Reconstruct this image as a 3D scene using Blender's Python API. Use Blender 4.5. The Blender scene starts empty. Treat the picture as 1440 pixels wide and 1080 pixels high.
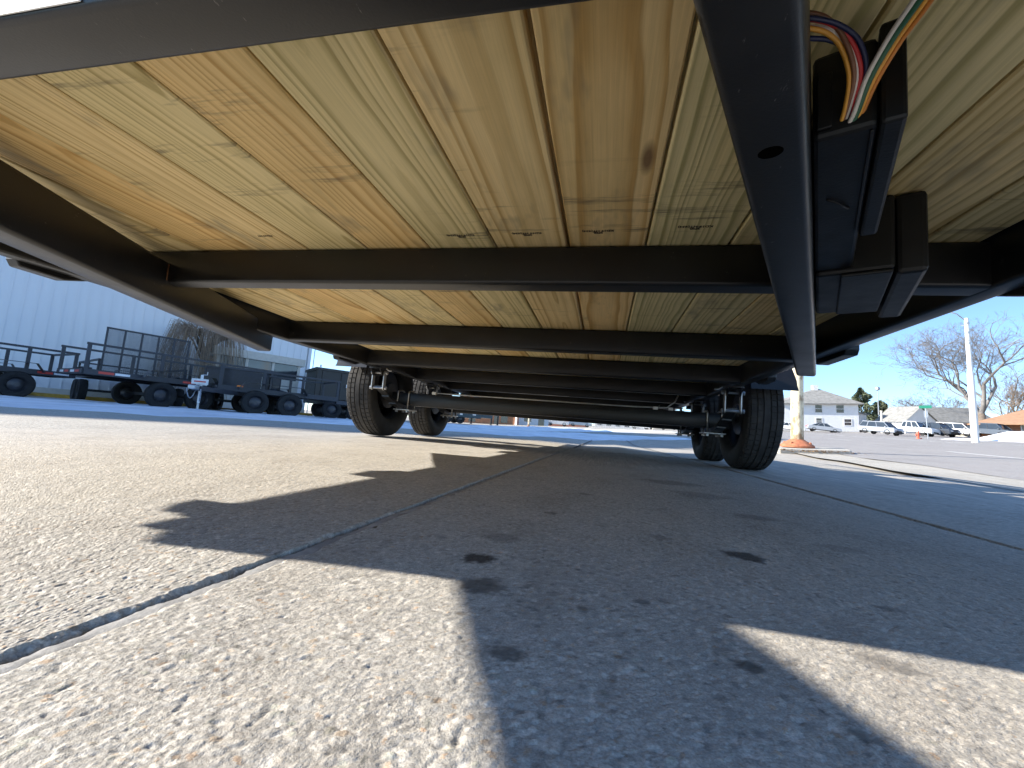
import bpy, bmesh, math, random
import numpy as np
from mathutils import Vector, Matrix
from math import radians as rad, sin, cos, pi, sqrt, atan2
random.seed(7); np.random.seed(7)
SC = bpy.context.scene; COL = SC.collection

# ------------------------------------------------------------------ camera, sky, sun, exposure
cd = bpy.data.cameras.new('camera'); cam = bpy.data.objects.new('camera', cd); COL.objects.link(cam)
cd.sensor_width = 36; cd.lens = 14.954; cd.clip_start = .01; cd.clip_end = 2000
CR, CDN, CF = Vector((.97492143, .20720112, .08121514)), Vector((.05742866, .11834394, -.99131058)), Vector((-.21501198, .971114, .10347676))
cam.matrix_world = Matrix(((CR.x, -CDN.x, -CF.x, .3265), (CR.y, -CDN.y, -CF.y, 0), (CR.z, -CDN.z, -CF.z, .115), (0, 0, 0, 1)))
SC.camera = cam
SUNV = Vector((-2.15, -.30, 1)).normalized()          # towards the sun
EL = math.asin(SUNV.z); AZ = atan2(SUNV.x, SUNV.y)      # azimuth from +Y towards +X
W = bpy.data.worlds.new('World'); SC.world = W; W.use_nodes = True
nt = W.node_tree; bg = nt.nodes['Background']; sk = nt.nodes.new('ShaderNodeTexSky')
sk.sky_type = 'NISHITA'; sk.sun_disc = False; sk.sun_elevation = EL; sk.sun_rotation = AZ
sk.air_density = 1.0; sk.dust_density = 0; sk.ozone_density = 4.0; sk.altitude = 2000
nt.links.new(sk.outputs[0], bg.inputs[0]); bg.inputs[1].default_value = .078
sd = bpy.data.lights.new('sun', 'SUN'); sun = bpy.data.objects.new('sun', sd); COL.objects.link(sun)
sd.energy = 3.1; sd.angle = rad(.53); sd.color = (1, .95, .87)
sun.rotation_euler = SUNV.to_track_quat('Z', 'Y').to_euler(); sun.location = (-20, -3, 12)
SC.view_settings.view_transform = 'Standard'; SC.view_settings.look = 'None'
SC.view_settings.exposure = 1.95; SC.view_settings.gamma = 1; SC.view_settings.use_curve_mapping = False
SC.cycles.use_adaptive_sampling = True; SC.cycles.adaptive_threshold = .02; SC.cycles.max_bounces = 7; SC.cycles.diffuse_bounces = 5; SC.cycles.glossy_bounces = 3; SC.cycles.caustics_reflective = False

# ------------------------------------------------------------------ materials
def newmat(name):
    m = bpy.data.materials.new(name); m.use_nodes = True
    t = m.node_tree; return m, t, t.nodes['Principled BSDF']
def nd(t, ty, **kw):
    n = t.nodes.new(ty)
    for k, v in kw.items(): setattr(n, k, v)
    return n
def mth(t, op, a, b=None, c=None, clamp=False):
    n = t.nodes.new('ShaderNodeMath'); n.operation = op; n.use_clamp = clamp
    for i, v in enumerate((a, b, c)):
        if v is None: continue
        if isinstance(v, (int, float)): n.inputs[i].default_value = v
        else: t.links.new(v, n.inputs[i])
    return n.outputs[0]
def mixc(t, f, a, b, mode='MIX'):
    n = t.nodes.new('ShaderNodeMix'); n.data_type = 'RGBA'; n.blend_type = mode
    for s, v in ((0, f), (6, a), (7, b)):
        if isinstance(v, (int, float)): n.inputs[s].default_value = v
        elif isinstance(v, tuple): n.inputs[s].default_value = (*v, 1)[:4]
        else: t.links.new(v, n.inputs[s])
    return n.outputs[2]
def noise(t, vec, scale, detail=4, rough=.55, out=0, dist=0):
    n = t.nodes.new('ShaderNodeTexNoise'); n.inputs['Scale'].default_value = scale
    n.inputs['Detail'].default_value = detail; n.inputs['Roughness'].default_value = rough; n.inputs['Distortion'].default_value = dist
    if vec is not None: t.links.new(vec, n.inputs['Vector'])
    return n.outputs[out]
def voro(t, vec, scale, out='Distance', feat='F1', rnd=1):
    n = t.nodes.new('ShaderNodeTexVoronoi'); n.feature = feat; n.inputs['Scale'].default_value = scale; n.inputs['Randomness'].default_value = rnd
    t.links.new(vec, n.inputs['Vector']); return n.outputs[out]
def ramp(t, f, stops):
    n = t.nodes.new('ShaderNodeValToRGB'); r = n.color_ramp
    while len(r.elements) < len(stops): r.elements.new(.5)
    for e, (p, c) in zip(r.elements, stops):
        e.position = p; e.color = (*c, 1) if isinstance(c, tuple) else (c, c, c, 1)
    t.links.new(f, n.inputs[0]); return n.outputs[0]
def mapping(t, vec, sc=(1, 1, 1), loc=(0, 0, 0)):
    n = t.nodes.new('ShaderNodeMapping'); n.inputs['Scale'].default_value = sc; n.inputs['Location'].default_value = loc
    t.links.new(vec, n.inputs['Vector']); return n.outputs[0]
def bump(t, bsdf, h, strength, dist):
    n = t.nodes.new('ShaderNodeBump'); n.inputs['Strength'].default_value = strength; n.inputs['Distance'].default_value = dist
    t.links.new(h, n.inputs['Height']); t.links.new(n.outputs[0], bsdf.inputs['Normal'])
def coord(t, k='Object'):
    return t.nodes.new('ShaderNodeTexCoord').outputs[k]
def simple(name, col, rough=.5, metal=0, var=.12, scale=8, bmp=0, bscale=60, spec=.5):
    m, t, b = newmat(name); v = coord(t)
    f = noise(t, v, scale, 5)
    d = tuple(c * (1 - var) for c in col); l = tuple(min(1, c * (1 + var)) for c in col)
    t.links.new(ramp(t, f, [(.3, d), (.7, l)]), b.inputs['Base Color'])
    r = mth(t, 'MULTIPLY_ADD', noise(t, v, scale * 2.3, 4), .25, rough - .125, clamp=True); t.links.new(r, b.inputs['Roughness'])
    b.inputs['Metallic'].default_value = metal; b.inputs['Specular IOR Level'].default_value = spec
    if bmp: bump(t, b, noise(t, v, bscale, 5), .6, bmp)
    return m
M = {}
def mat_concrete(name, base, stain=True):
    m, t, b = newmat(name); v = coord(t)
    # exposed aggregate: cells of small stones in a paste, coloured flecks, broad weathering
    vn = t.nodes.new('ShaderNodeTexVoronoi'); vn.inputs['Scale'].default_value = 230; t.links.new(v, vn.inputs['Vector'])
    s1 = nd(t, 'ShaderNodeSeparateColor'); t.links.new(vn.outputs['Color'], s1.inputs[0])
    c = ramp(t, s1.outputs[0], [(0, tuple(x * .55 for x in base)), (.2, tuple(x * .84 for x in base)), (.6, base), (.9, tuple(min(1, x * 1.2) for x in base)), (1, tuple(min(1, x * 1.45) for x in base))])
    warm = ramp(t, s1.outputs[1], [(0, (1, 1, 1)), (.88, (1, 1, 1)), (.91, (1.0, .82, .66)), (.955, (.95, .74, .6)), (.97, (.9, .95, .86)), (1, (.55, .55, .54))])
    c = mixc(t, .8, c, mixc(t, 1, c, warm, 'MULTIPLY'))
    c = mixc(t, mth(t, 'MULTIPLY', ramp(t, vn.outputs['Distance'], [(.45, 0.), (.75, 1.)]), .35), c, tuple(x * .5 for x in base))
    fine = noise(t, v, 700, 2); c = mixc(t, 1, c, ramp(t, fine, [(.25, .75), (.75, 1.2)]), 'MULTIPLY')
    big = noise(t, v, .9, 4, .6); c = mixc(t, 1, c, ramp(t, big, [(.25, (.82, .81, .80)), (.5, (.97, .97, .96)), (.8, (1.08, 1.06, 1.03))]), 'MULTIPLY')
    mid = noise(t, mapping(t, v, (1.6, .8, 1)), 6, 5, .68); c = mixc(t, 1, c, ramp(t, mid, [(.28, (.86, .84, .82)), (.5, (1, 1, 1)), (.8, (1.05, 1.04, 1.02))]), 'MULTIPLY')
    if stain:
        at = nd(t, 'ShaderNodeAttribute', attribute_name='stain'); st = mth(t, 'MULTIPLY', at.outputs['Fac'], ramp(t, fine, [(.3, .6), (.7, 1.)]), clamp=True)
        c = mixc(t, st, c, (.055, .045, .036))
    t.links.new(c, b.inputs['Base Color']); b.inputs['Roughness'].default_value = .85; b.inputs['Specular IOR Level'].default_value = .3
    if stain: bump(t, b, noise(t, v, 330, 2), .5, .0016)
    return m
def mat_near():
    m, t, b = newmat('exposed_aggregate'); v = coord(t); base = (.485, .45, .395); sc = lambda k: tuple(min(1, x * k) for x in base)
    st = nd(t, 'ShaderNodeAttribute', attribute_name='stone').outputs['Fac']; gp = nd(t, 'ShaderNodeAttribute', attribute_name='paste').outputs['Fac']; hu = mth(t, 'FRACT', mth(t, 'MULTIPLY', st, 37.7))
    c = ramp(t, st, [(0, sc(.50)), (.15, sc(.80)), (.5, base), (.85, sc(1.18)), (1, sc(1.45))])
    c = mixc(t, 1, c, ramp(t, hu, [(0, (1, 1, 1)), (.84, (1, 1, 1)), (.88, (1.0, .86, .72)), (.94, (1.0, .78, .62)), (.96, (.93, .97, .9)), (1, (.66, .66, .65))]), 'MULTIPLY')
    c = mixc(t, mth(t, 'MULTIPLY', gp, .6), c, (.41, .38, .335))
    fine = noise(t, v, 800, 2); c = mixc(t, 1, c, ramp(t, fine, [(.25, .70), (.75, 1.25)]), 'MULTIPLY')
    big = noise(t, v, .9, 4, .6); c = mixc(t, 1, c, ramp(t, big, [(.25, (.80, .79, .78)), (.5, (.97, .97, .96)), (.8, (1.08, 1.06, 1.03))]), 'MULTIPLY')
    mid = noise(t, mapping(t, v, (1.6, .8, 1)), 6, 5, .68); c = mixc(t, 1, c, ramp(t, mid, [(.28, (.82, .80, .78)), (.5, (1, 1, 1)), (.8, (1.06, 1.05, 1.02))]), 'MULTIPLY')
    sn = nd(t, 'ShaderNodeAttribute', attribute_name='stain').outputs['Fac']; c = mixc(t, mth(t, 'MULTIPLY', sn, ramp(t, fine, [(.3, .75), (.7, 1.)]), clamp=True), c, (.032, .026, .021))
    t.links.new(c, b.inputs['Base Color']); b.inputs['Roughness'].default_value = .8; b.inputs['Specular IOR Level'].default_value = .3
    bump(t, b, noise(t, v, 520, 3, .7), .6, .0012); return m
M['near'] = mat_near()
M['concrete'] = mat_concrete('concrete', (.485, .45, .39))
M['pavement'] = mat_concrete('pavement', (.46, .43, .38), False)
M['gutter'] = mat_concrete('gutter', (.50, .47, .41), False)
M['asphalt'] = mat_concrete('asphalt', (.37, .35, .335), False)
M['sealant'] = simple('joint_sealant', (.30, .29, .275), .7, var=.3, scale=40, bmp=.002, bscale=120)
M['dark_gap'] = simple('joint_dirt', (.03, .027, .024), .95, var=.4, scale=60)
M['void'] = simple('deep_hole', (.002, .002, .002), 1, var=0, spec=0)
M['steel'] = None
def mat_steel(name, col, rough, dust):
    m, t, b = newmat(name); v = coord(t)
    n1 = noise(t, v, 9, 6, .6); n2 = noise(t, mapping(t, v, (1, 1, 1)), 55, 5, .7); sc_ = noise(t, mapping(t, v, (30, 3, 30)), 14, 3, .6)
    c = ramp(t, n1, [(.3, tuple(x * .7 for x in col)), (.7, tuple(x * 1.35 for x in col))])
    chips = ramp(t, mth(t, 'MULTIPLY', n2, sc_), [(.40, 0.), (.455, 1.)])
    c = mixc(t, mth(t, 'MULTIPLY', chips, dust), c, (.22, .21, .20))
    t.links.new(c, b.inputs['Base Color'])
    t.links.new(mth(t, 'MULTIPLY_ADD', n1, .3, rough - .15), b.inputs['Roughness'])
    b.inputs['Specular IOR Level'].default_value = .5
    bump(t, b, noise(t, v, 420, 3), .22, .0006)
    return m
M['steel'] = mat_steel('black_painted_steel', (.0085, .0085, .009), .36, .7)
M['steel2'] = mat_steel('charcoal_painted_steel', (.028, .031, .040), .45, .3)
M['plastic'] = simple('black_plastic', (.006, .006, .0062), .45, var=.3, scale=14, bmp=.0004, bscale=300, spec=.35)
M['rubber'] = simple('tyre_rubber', (.020, .0195, .019), .72, var=.35, scale=18, bmp=.0006, bscale=160, spec=.35)
M['rubber_dusty'] = simple('dusty_tread_rubber', (.050, .046, .042), .8, var=.4, scale=22, bmp=.0006, bscale=160, spec=.3)
M['zinc'] = simple('zinc_plated_steel', (.45, .45, .44), .38, .85, var=.2, scale=30)
M['galv'] = simple('galvanised_steel', (.50, .52, .54), .42, .8, var=.2, scale=20)
M['weld'] = simple('rusty_weld', (.17, .075, .032), .75, .2, var=.5, scale=60, bmp=.001, bscale=200)
M['ink'] = simple('stamp_ink', (.03, .022, .02), .9, var=.3, scale=400)
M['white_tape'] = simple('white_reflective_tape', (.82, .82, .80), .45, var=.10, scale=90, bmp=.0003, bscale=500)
M['red_tape'] = simple('red_reflective_tape', (.62, .05, .03), .4, var=.1, scale=60)
M['amber'] = simple('amber_lens', (.85, .22, .02), .25, var=.1)
M['white_metal'] = simple('white_painted_steel', (.78, .78, .76), .45, var=.06, scale=6)
M['chrome'] = simple('bright_metal', (.7, .7, .7), .2, .9, var=.1)
for k, c in dict(wire_white=(.66, .62, .56), wire_green=(.02, .10, .05), wire_yellow=(.75, .36, .05), wire_orange=(.55, .20, .03), wire_red=(.52, .03, .03), wire_blue=(.012, .018, .07), wire_brown=(.20, .085, .04)).items():
    M[k] = simple(k + '_insulation', c, .42, var=.08, scale=40)
def objattr(t, name):
    n = nd(t, 'ShaderNodeAttribute', attribute_name=name); n.attribute_type = 'OBJECT'; return n.outputs['Fac']
def mat_wood():
    m, t, b = newmat('treated_pine'); v = coord(t)
    seed = objattr(t, 'seed'); px = objattr(t, 'pith_x'); pz = objattr(t, 'pith_z'); k = objattr(t, 'pith_slope'); fr = objattr(t, 'ring_freq'); gr = objattr(t, 'green'); wm = objattr(t, 'warm')
    off = nd(t, 'ShaderNodeCombineXYZ'); t.links.new(seed, off.inputs[2]); t.links.new(mth(t, 'MULTIPLY', seed, 3.7), off.inputs[1])
    va = nd(t, 'ShaderNodeVectorMath'); va.operation = 'ADD'; t.links.new(v, va.inputs[0]); t.links.new(off.outputs[0], va.inputs[1]); v2 = va.outputs[0]
    s = nd(t, 'ShaderNodeSeparateXYZ'); t.links.new(v, s.inputs[0]); X, Y = s.outputs[0], s.outputs[1]
    wob = mth(t, 'SUBTRACT', noise(t, mapping(t, v2, (1.5, 1.6, 1)), 1.5, 2), .5); wob2 = mth(t, 'SUBTRACT', noise(t, mapping(t, v2, (10, 1.5, 1)), 1.6, 2), .5)
    zz = mth(t, 'ADD', mth(t, 'ADD', mth(t, 'MULTIPLY', Y, k), pz), mth(t, 'MULTIPLY', wob, .045))
    xx = mth(t, 'ADD', mth(t, 'SUBTRACT', X, px), mth(t, 'MULTIPLY', wob2, .011))
    r = mth(t, 'SQRT', mth(t, 'ADD', mth(t, 'MULTIPLY', xx, xx), mth(t, 'MULTIPLY', zz, zz)))
    ph = mth(t, 'ADD', mth(t, 'MULTIPLY', r, fr), mth(t, 'MULTIPLY', noise(t, mapping(t, v2, (18, 1.6, 1)), 2, 2), .45))
    ph = mth(t, 'ADD', ph, mth(t, 'MULTIPLY', mth(t, 'SINE', mth(t, 'MULTIPLY', ph, 1.37)), .33))
    fq = mth(t, 'FRACT', ph)
    late = ramp(t, fq, [(0, .30), (.05, 0.), (.45, .05), (.66, .45), (.82, 1.), (.95, .95), (1, .30)])
    idr = mth(t, 'FLOOR', ph); wn = nd(t, 'ShaderNodeTexWhiteNoise'); wn.noise_dimensions = '1D'; t.links.new(idr, wn.inputs['W'])
    late = mth(t, 'MULTIPLY', late, mth(t, 'MULTIPLY_ADD', wn.outputs[0], .75, .3))
    early = mixc(t, gr, mixc(t, wm, (.83, .64, .345), (.79, .555, .245)), (.76, .65, .35))
    latec = mixc(t, gr, mixc(t, wm, (.58, .375, .145), (.54, .31, .095)), (.42, .37, .165))
    c = mixc(t, late, early, latec)
    fib = noise(t, mapping(t, v2, (330, 5, 60)), 1, 3, .7); c = mixc(t, 1, c, ramp(t, fib, [(.25, .86), (.75, 1.10)]), 'MULTIPLY')
    mott = noise(t, mapping(t, v2, (5, 1.5, 1)), 1.7, 5, .6); c = mixc(t, 1, c, ramp(t, mott, [(.25, (.80, .80, .74)), (.55, (1, 1, 1)), (.8, (1.08, 1.02, .93))]), 'MULTIPLY')
    # mill smears across the board, grey mildew patches, the odd knot fleck
    smear = ramp(t, noise(t, mapping(t, v2, (3.0, 24, 1)), 1, 4, .78), [(.56, 0.), (.70, 1.)]); reg = ramp(t, noise(t, mapping(t, v2, (2.5, 2.2, 1)), 1.1, 2), [(.46, 0.), (.58, 1.)])
    c = mixc(t, mth(t, 'MULTIPLY', mth(t, 'MULTIPLY', smear, reg), .8), c, (.10, .078, .058))
    mil = ramp(t, noise(t, mapping(t, v2, (7, 2.4, 1)), 1.3, 4, .78), [(.56, 0.), (.72, 1.)]); c = mixc(t, mth(t, 'MULTIPLY', mil, .6), c, (.17, .155, .12))
    kn = voro(t, mapping(t, v2, (7, 1.9, 0)), 1); c = mixc(t, ramp(t, kn, [(.03, .85), (.075, 0.)]), c, (.13, .065, .03))
    t.links.new(c, b.inputs['Base Color']); b.inputs['Roughness'].default_value = .68; b.inputs['Specular IOR Level'].default_value = .3
    bump(t, b, mth(t, 'ADD', mth(t, 'MULTIPLY', fib, .6), late), .28, .0012)
    return m
M['wood'] = mat_wood()

# ------------------------------------------------------------------ mesh helpers
class MB:
    def __init__(s): s.v = []; s.f = []
    def add(s, vs, fs):
        o = len(s.v); s.v += [tuple(p) for p in vs]; s.f += [tuple(i + o for i in f) for f in fs]; return s
    def box(s, x0, x1, y0, y1, z0, z1):
        return s.add([(x, y, z) for z in (z0, z1) for y in (y0, y1) for x in (x0, x1)], [(0, 2, 3, 1), (4, 5, 7, 6), (0, 1, 5, 4), (2, 6, 7, 3), (0, 4, 6, 2), (1, 3, 7, 5)])
    def prism(s, poly, fn, a, b):        # poly 2D outline, fn(p,q,t)->3D, from t=a to t=b
        n = len(poly); vs = [fn(p, q, a) for p, q in poly] + [fn(p, q, b) for p, q in poly]
        return s.add(vs, [tuple(range(n))[::-1], tuple(range(n, 2 * n))] + [(i, (i + 1) % n, n + (i + 1) % n, n + i) for i in range(n)])
    def bar(s, a, b, w, h=None, up=(0, 0, 1)):
        a, b = Vector(a), Vector(b); h = h or w; d = (b - a).normalized(); u = Vector(up)
        if abs(d.dot(u)) > .98: u = Vector((0, 1, 0))
        x = d.cross(u).normalized() * w / 2; z = x.cross(d).normalized() * h / 2
        return s.add([p + sx * x + sz * z for p in (a, b) for sx, sz in ((-1, -1), (1, -1), (1, 1), (-1, 1))], [(3, 2, 1, 0), (4, 5, 6, 7)] + [(i, (i + 1) % 4, 4 + (i + 1) % 4, 4 + i) for i in range(4)])
    def tube(s, pts, r, n=8, cap=True):
        pts = [Vector(p) for p in pts]; rs = r if isinstance(r, (list, tuple)) else [r] * len(pts); vs = []; prev = None
        for i, p in enumerate(pts):
            d = (pts[min(i + 1, len(pts) - 1)] - pts[max(i - 1, 0)]).normalized()
            if prev is None: u = d.orthogonal().normalized()
            else: u = (prev - d * prev.dot(d)); u = u.normalized() if u.length > 1e-6 else d.orthogonal().normalized()
            prev = u; w = d.cross(u)
            vs += [p + (u * cos(2 * pi * k / n) + w * sin(2 * pi * k / n)) * rs[i] for k in range(n)]
        fs = [(i * n + k, i * n + (k + 1) % n, (i + 1) * n + (k + 1) % n, (i + 1) * n + k) for i in range(len(pts) - 1) for k in range(n)]
        if cap: fs += [tuple(range(n))[::-1], tuple(range((len(pts) - 1) * n, len(pts) * n))]
        return s.add(vs, fs)
    def lathe(s, prof, c, axis='z', n=24, cap=False):   # prof (r,h)
        vs = []
        for r, h in prof:
            for k in range(n):
                a = 2 * pi * k / n; p = (r * cos(a), r * sin(a), h)
                if axis == 'x': p = (p[2], p[0], p[1])
                vs.append((p[0] + c[0], p[1] + c[1], p[2] + c[2]))
        m = len(prof); fs = [(i * n + k, i * n + (k + 1) % n, (i + 1) * n + (k + 1) % n, (i + 1) * n + k) for i in range(m - 1) for k in range(n)]
        if cap: fs += [tuple(range(n))[::-1], tuple(range((m - 1) * n, m * n))]
        return s.add(vs, fs)
    def build(s, name, mat, parent=None, smooth=False, loc=None, bevel=0, props=None):
        me = bpy.data.meshes.new(name); me.from_pydata(s.v, [], s.f); me.update()
        bm = bmesh.new(); bm.from_mesh(me); bmesh.ops.recalc_face_normals(bm, faces=bm.faces)
        if bevel:
            es = [e for e in bm.edges if len(e.link_faces) == 2 and e.calc_face_angle(0) > .6]
            bmesh.ops.bevel(bm, geom=es, offset=bevel, segments=2, profile=.5, affect='EDGES', clamp_overlap=True)
        bm.to_mesh(me); bm.free()
        if smooth:
            me.polygons.foreach_set('use_smooth', [True] * len(me.polygons))
            if smooth != 'all': 
                try: me.set_sharp_from_angle(angle=rad(35))
                except Exception: pass
        return mkobj(name, me, mat, parent, loc, props)
def mkobj(name, me, mat, parent=None, loc=None, props=None):
    o = bpy.data.objects.new(name, me); COL.objects.link(o)
    if mat is not None: me.materials.append(M[mat] if isinstance(mat, str) else mat)
    if parent is not None: o.parent = parent
    if loc is not None: o.location = loc
    for k, v in (props or {}).items(): o[k] = v
    return o
def tag(o, label, cat, group=None, kind=None):
    if label: o['label'] = label
    if cat: o['category'] = cat
    if group: o['group'] = group
    if kind: o['kind'] = kind
    return o
def thing(name, label, cat, loc=(0, 0, 0), rot=(0, 0, 0), group=None):
    o = bpy.data.objects.new(name, None); COL.objects.link(o); o.location = loc; o.rotation_euler = rot; o.empty_display_size = .2
    return tag(o, label, cat, group)
def share(o, name, parent, loc=None, rot=None, scale=None):       # a further object on the same mesh
    c = bpy.data.objects.new(name, o.data); COL.objects.link(c); c.parent = parent
    if loc is not None: c.location = loc
    if rot is not None: c.rotation_euler = rot
    if scale is not None: c.scale = scale
    return c
def text_mesh(name, s, size, mat, parent, mw):
    cu = bpy.data.curves.new(name, 'FONT'); cu.body = s; cu.size = size; cu.align_x = 'CENTER'; cu.space_line = .8; cu.resolution_u = 2; cu.offset = size * .035
    tmp = bpy.data.objects.new(name + '_t', cu); COL.objects.link(tmp)
    dg = bpy.context.evaluated_depsgraph_get(); me = bpy.data.meshes.new_from_object(tmp.evaluated_get(dg)); bpy.data.objects.remove(tmp); bpy.data.curves.remove(cu)
    me.name = name; me.transform(mw); return mkobj(name, me, mat, parent)

# ------------------------------------------------------------------ terrain: a lot falling gently, a street rising to the right and far away
CP = [(-9, 85, 1.3), (-4.3, 89, 1.6), (2, 98, 2.0), (9, 105, 2.3), (14.3, 111, 2.66), (18, 101, 2.65), (46, 90, 4.4), (36, 90, 3.97), (51, 95, 4.45), (60, 115, 5.4), (62, 114, 5.5), (35, 81.5, 3.7), (37.2, 67.6, 3.18), (41.2, 68.4, 3.4), (28.1, 45, 2.17), (43.5, 68, 3.32), (46.8, 68.6, 3.5), (48.4, 65.9, 3.75), (23.4, 32.8, 1.59), (50.5, 64.2, 4.3), (55, 88, 5.6), (67, 91, 6.3), (61, 85, 5.9), (76, 98, 7.2), (68, 112, 7.0), (32.6, 44, 2.26), (34.2, 43.3, 2.4), (35.6, 59, 3.04), (9.4, 14.3, .45), (8.75, 11.1, .34), (3.5, 4.83, .05), (4.68, 9.2, .10), (3.4, 4, .04), (-8.2, 49.6, .5), (-15, 59, .55), (4.13, 9.59, .12), (-9.2, 29, .22), (6.1, 7.5, .21)]
def zbase(x, y):
    lot = .009 * np.minimum(0, x + .7) + .012 * np.maximum(0, y - 18); st = -.24 + .048 * x + .0232 * y
    return .5 * (lot + st + np.sqrt((lot - st) ** 2 + .0009)) - .5 * (np.sqrt(.0009 + .24 ** 2) - .24)
CPA = np.array(CP); CPS = 2 * (.10 * np.hypot(CPA[:, 0], CPA[:, 1]) + .4) ** 2; CPR = CPA[:, 2] - zbase(CPA[:, 0], CPA[:, 1])
def zg(x, y):
    x = np.asarray(x, float); y = np.asarray(y, float); w = np.exp(-((x[..., None] - CPA[:, 0]) ** 2 + (y[..., None] - CPA[:, 1]) ** 2) / CPS)
    return zbase(x, y) + (w * CPR).sum(-1) / (.25 + w.sum(-1))
def Z(x, y): return float(zg(x, y))
def grid(name, xs, ys, mat, off=0, parent=None, hfun=None, kind=None, stain=None):
    xs, ys = np.asarray(xs), np.asarray(ys); gx, gy = np.meshgrid(xs, ys); z = zg(gx, gy) + off
    if hfun is not None: z = z + hfun(gx, gy)
    co = np.stack([gx, gy, z], -1).reshape(-1, 3); nx, ny = len(xs), len(ys)
    i = (np.arange(ny - 1)[:, None] * nx + np.arange(nx - 1)[None]).ravel(); F = np.stack([i, i + 1, i + 1 + nx, i + nx], 1)
    me = bpy.data.meshes.new(name); me.vertices.add(len(co)); me.vertices.foreach_set('co', co.ravel())
    me.loops.add(F.size); me.loops.foreach_set('vertex_index', F.ravel()); me.polygons.add(len(F)); me.polygons.foreach_set('loop_start', np.arange(0, F.size, 4)); me.polygons.foreach_set('use_smooth', np.ones(len(F), bool))
    me.update()
    if stain is not None:
        a = me.attributes.new('stain', 'FLOAT', 'POINT'); a.data.foreach_set('value', stain(co[:, 0], co[:, 1]).astype(np.float32))
    o = mkobj(name, me, mat, parent)
    if kind: o['kind'] = kind
    return o
def lines(a, b, h): return np.linspace(a, b, max(2, int(round((b - a) / h)) + 1))
gl = np.unique(np.concatenate([-np.geomspace(.6, 400, 46)[::-1], lines(-.5, .5, .25), np.geomspace(.6, 400, 46)]))
ground = grid('ground', gl + .3, np.unique(np.concatenate([-np.geomspace(.5, 300, 24)[::-1], np.geomspace(.5, 600, 60), [0]])), 'pavement', -.022, kind='structure')

# concrete slabs with real aggregate relief near the camera
def hash2(i, j, s):
    n = (i * 374761393 + j * 668265263 + s * 144664541) & 0xffffffff; n = ((n ^ (n >> 13)) * 1274126177) & 0xffffffff; return ((n ^ (n >> 16)) & 0xffff) / 65535.0
def cellbump(x, y, c, s):
    ix = np.floor(x / c).astype(np.int64); iy = np.floor(y / c).astype(np.int64); best = np.full(x.shape, 9.); hh = np.zeros(x.shape)
    for di in (-1, 0, 1):
        for dj in (-1, 0, 1):
            a, b = ix + di, iy + dj; fx = (a + .15 + .7 * hash2(a, b, s)) * c; fy = (b + .15 + .7 * hash2(a, b, s + 1)) * c
            th = hash2(a, b, s + 2) * pi; el = .55 + .45 * hash2(a, b, s + 3); dx, dy = x - fx, y - fy
            u = dx * np.cos(th) + dy * np.sin(th); w = (-dx * np.sin(th) + dy * np.cos(th)) / el
            d = np.sqrt(u * u + w * w) / (c * .62); q = hash2(a, b, s + 4); m = d < best
            best = np.where(m, d, best); hh = np.where(m, q, hh)
    dome = np.sqrt(np.maximum(0, 1 - np.minimum(best, 1) ** 2)); return dome * (.2 + .8 * hh) - 1.3 * (hh > .94) * dome, hh, best
def vnoise(x, y, s):
    ix = np.floor(x).astype(np.int64); iy = np.floor(y).astype(np.int64); fx, fy = x - ix, y - iy; fx = fx * fx * (3 - 2 * fx); fy = fy * fy * (3 - 2 * fy)
    h = lambda a, b: hash2(a, b, s)
    return (h(ix, iy) * (1 - fx) + h(ix + 1, iy) * fx) * (1 - fy) + (h(ix, iy + 1) * (1 - fx) + h(ix + 1, iy + 1) * fx) * fy
def relief(x, y, attr=False):
    near = np.clip(1.75 - y, 0, .5) * 2
    wx = x + .002 * vnoise(x * 210, y * 210, 51); wy = y + .002 * vnoise(x * 210 + 7, y * 210, 52)
    b1, i1, d1 = cellbump(wx, wy, .0042, 3); b2, i2, d2 = cellbump(wx + 3, wy + 5, .0026, 19); big = vnoise(x * 55, y * 55, 5) > .5
    if attr: return np.where(big, i1, i2), np.clip(np.where(big, d1, d2) * 1.6 - .7, 0, 1)
    r = np.where(big, .0009 * b1, .0006 * b2) + .0002 * b2 + .0014 * (vnoise(x * 18, y * 18, 8) - .5) + .0008 * (vnoise(x * 90, y * 90, 9) - .5)
    r -= .0013 * np.clip(vnoise(x * 260, y * 260, 77) - .82, 0, .18) * 5
    return .72 * near * r
STAINS = [(.227, .372, .011, 1.), (.247, .312, .014, .75), (.230, .452, .017, .35), (.480, .510, .017, 1.), (.285, .227, .008, .7), (.492, .296, .012, .45), (.36, .33, .005, .6), (.41, .262, .006, .8), (.32, .30, .004, .6), (.55, .40, .006, .5), (.40, .55, .01, .35), (.26, .62, .008, .5), (.62, .62, .02, .3), (.58, .80, .03, .4), (.55, 1.05, .05, .35), (.52, 1.28, .06, .4), (.30, .85, .012, .45), (-1.0, 1.6, .10, .10), (-.9, 1.35, .16, .09), (.44, .22, .005, .6), (.17, .30, .003, .5), (.70, .33, .008, .4), (.60, .27, .006, .3)]
def stain(x, y):
    s = np.zeros_like(x)
    for sx, sy, r, k in STAINS:
        wob = 1 + .5 * (vnoise(x / r * 1.7 + 9, y / r * 1.7, 4) - .5) + .35 * (vnoise(x / r * 5, y / r * 5, 14) - .5); d = np.sqrt(((x - sx) / 1.15) ** 2 + (y - sy) ** 2) / r * wob
        s = np.maximum(s, k * np.clip(1.25 - d, 0, .5) * 2)
    return s
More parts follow.
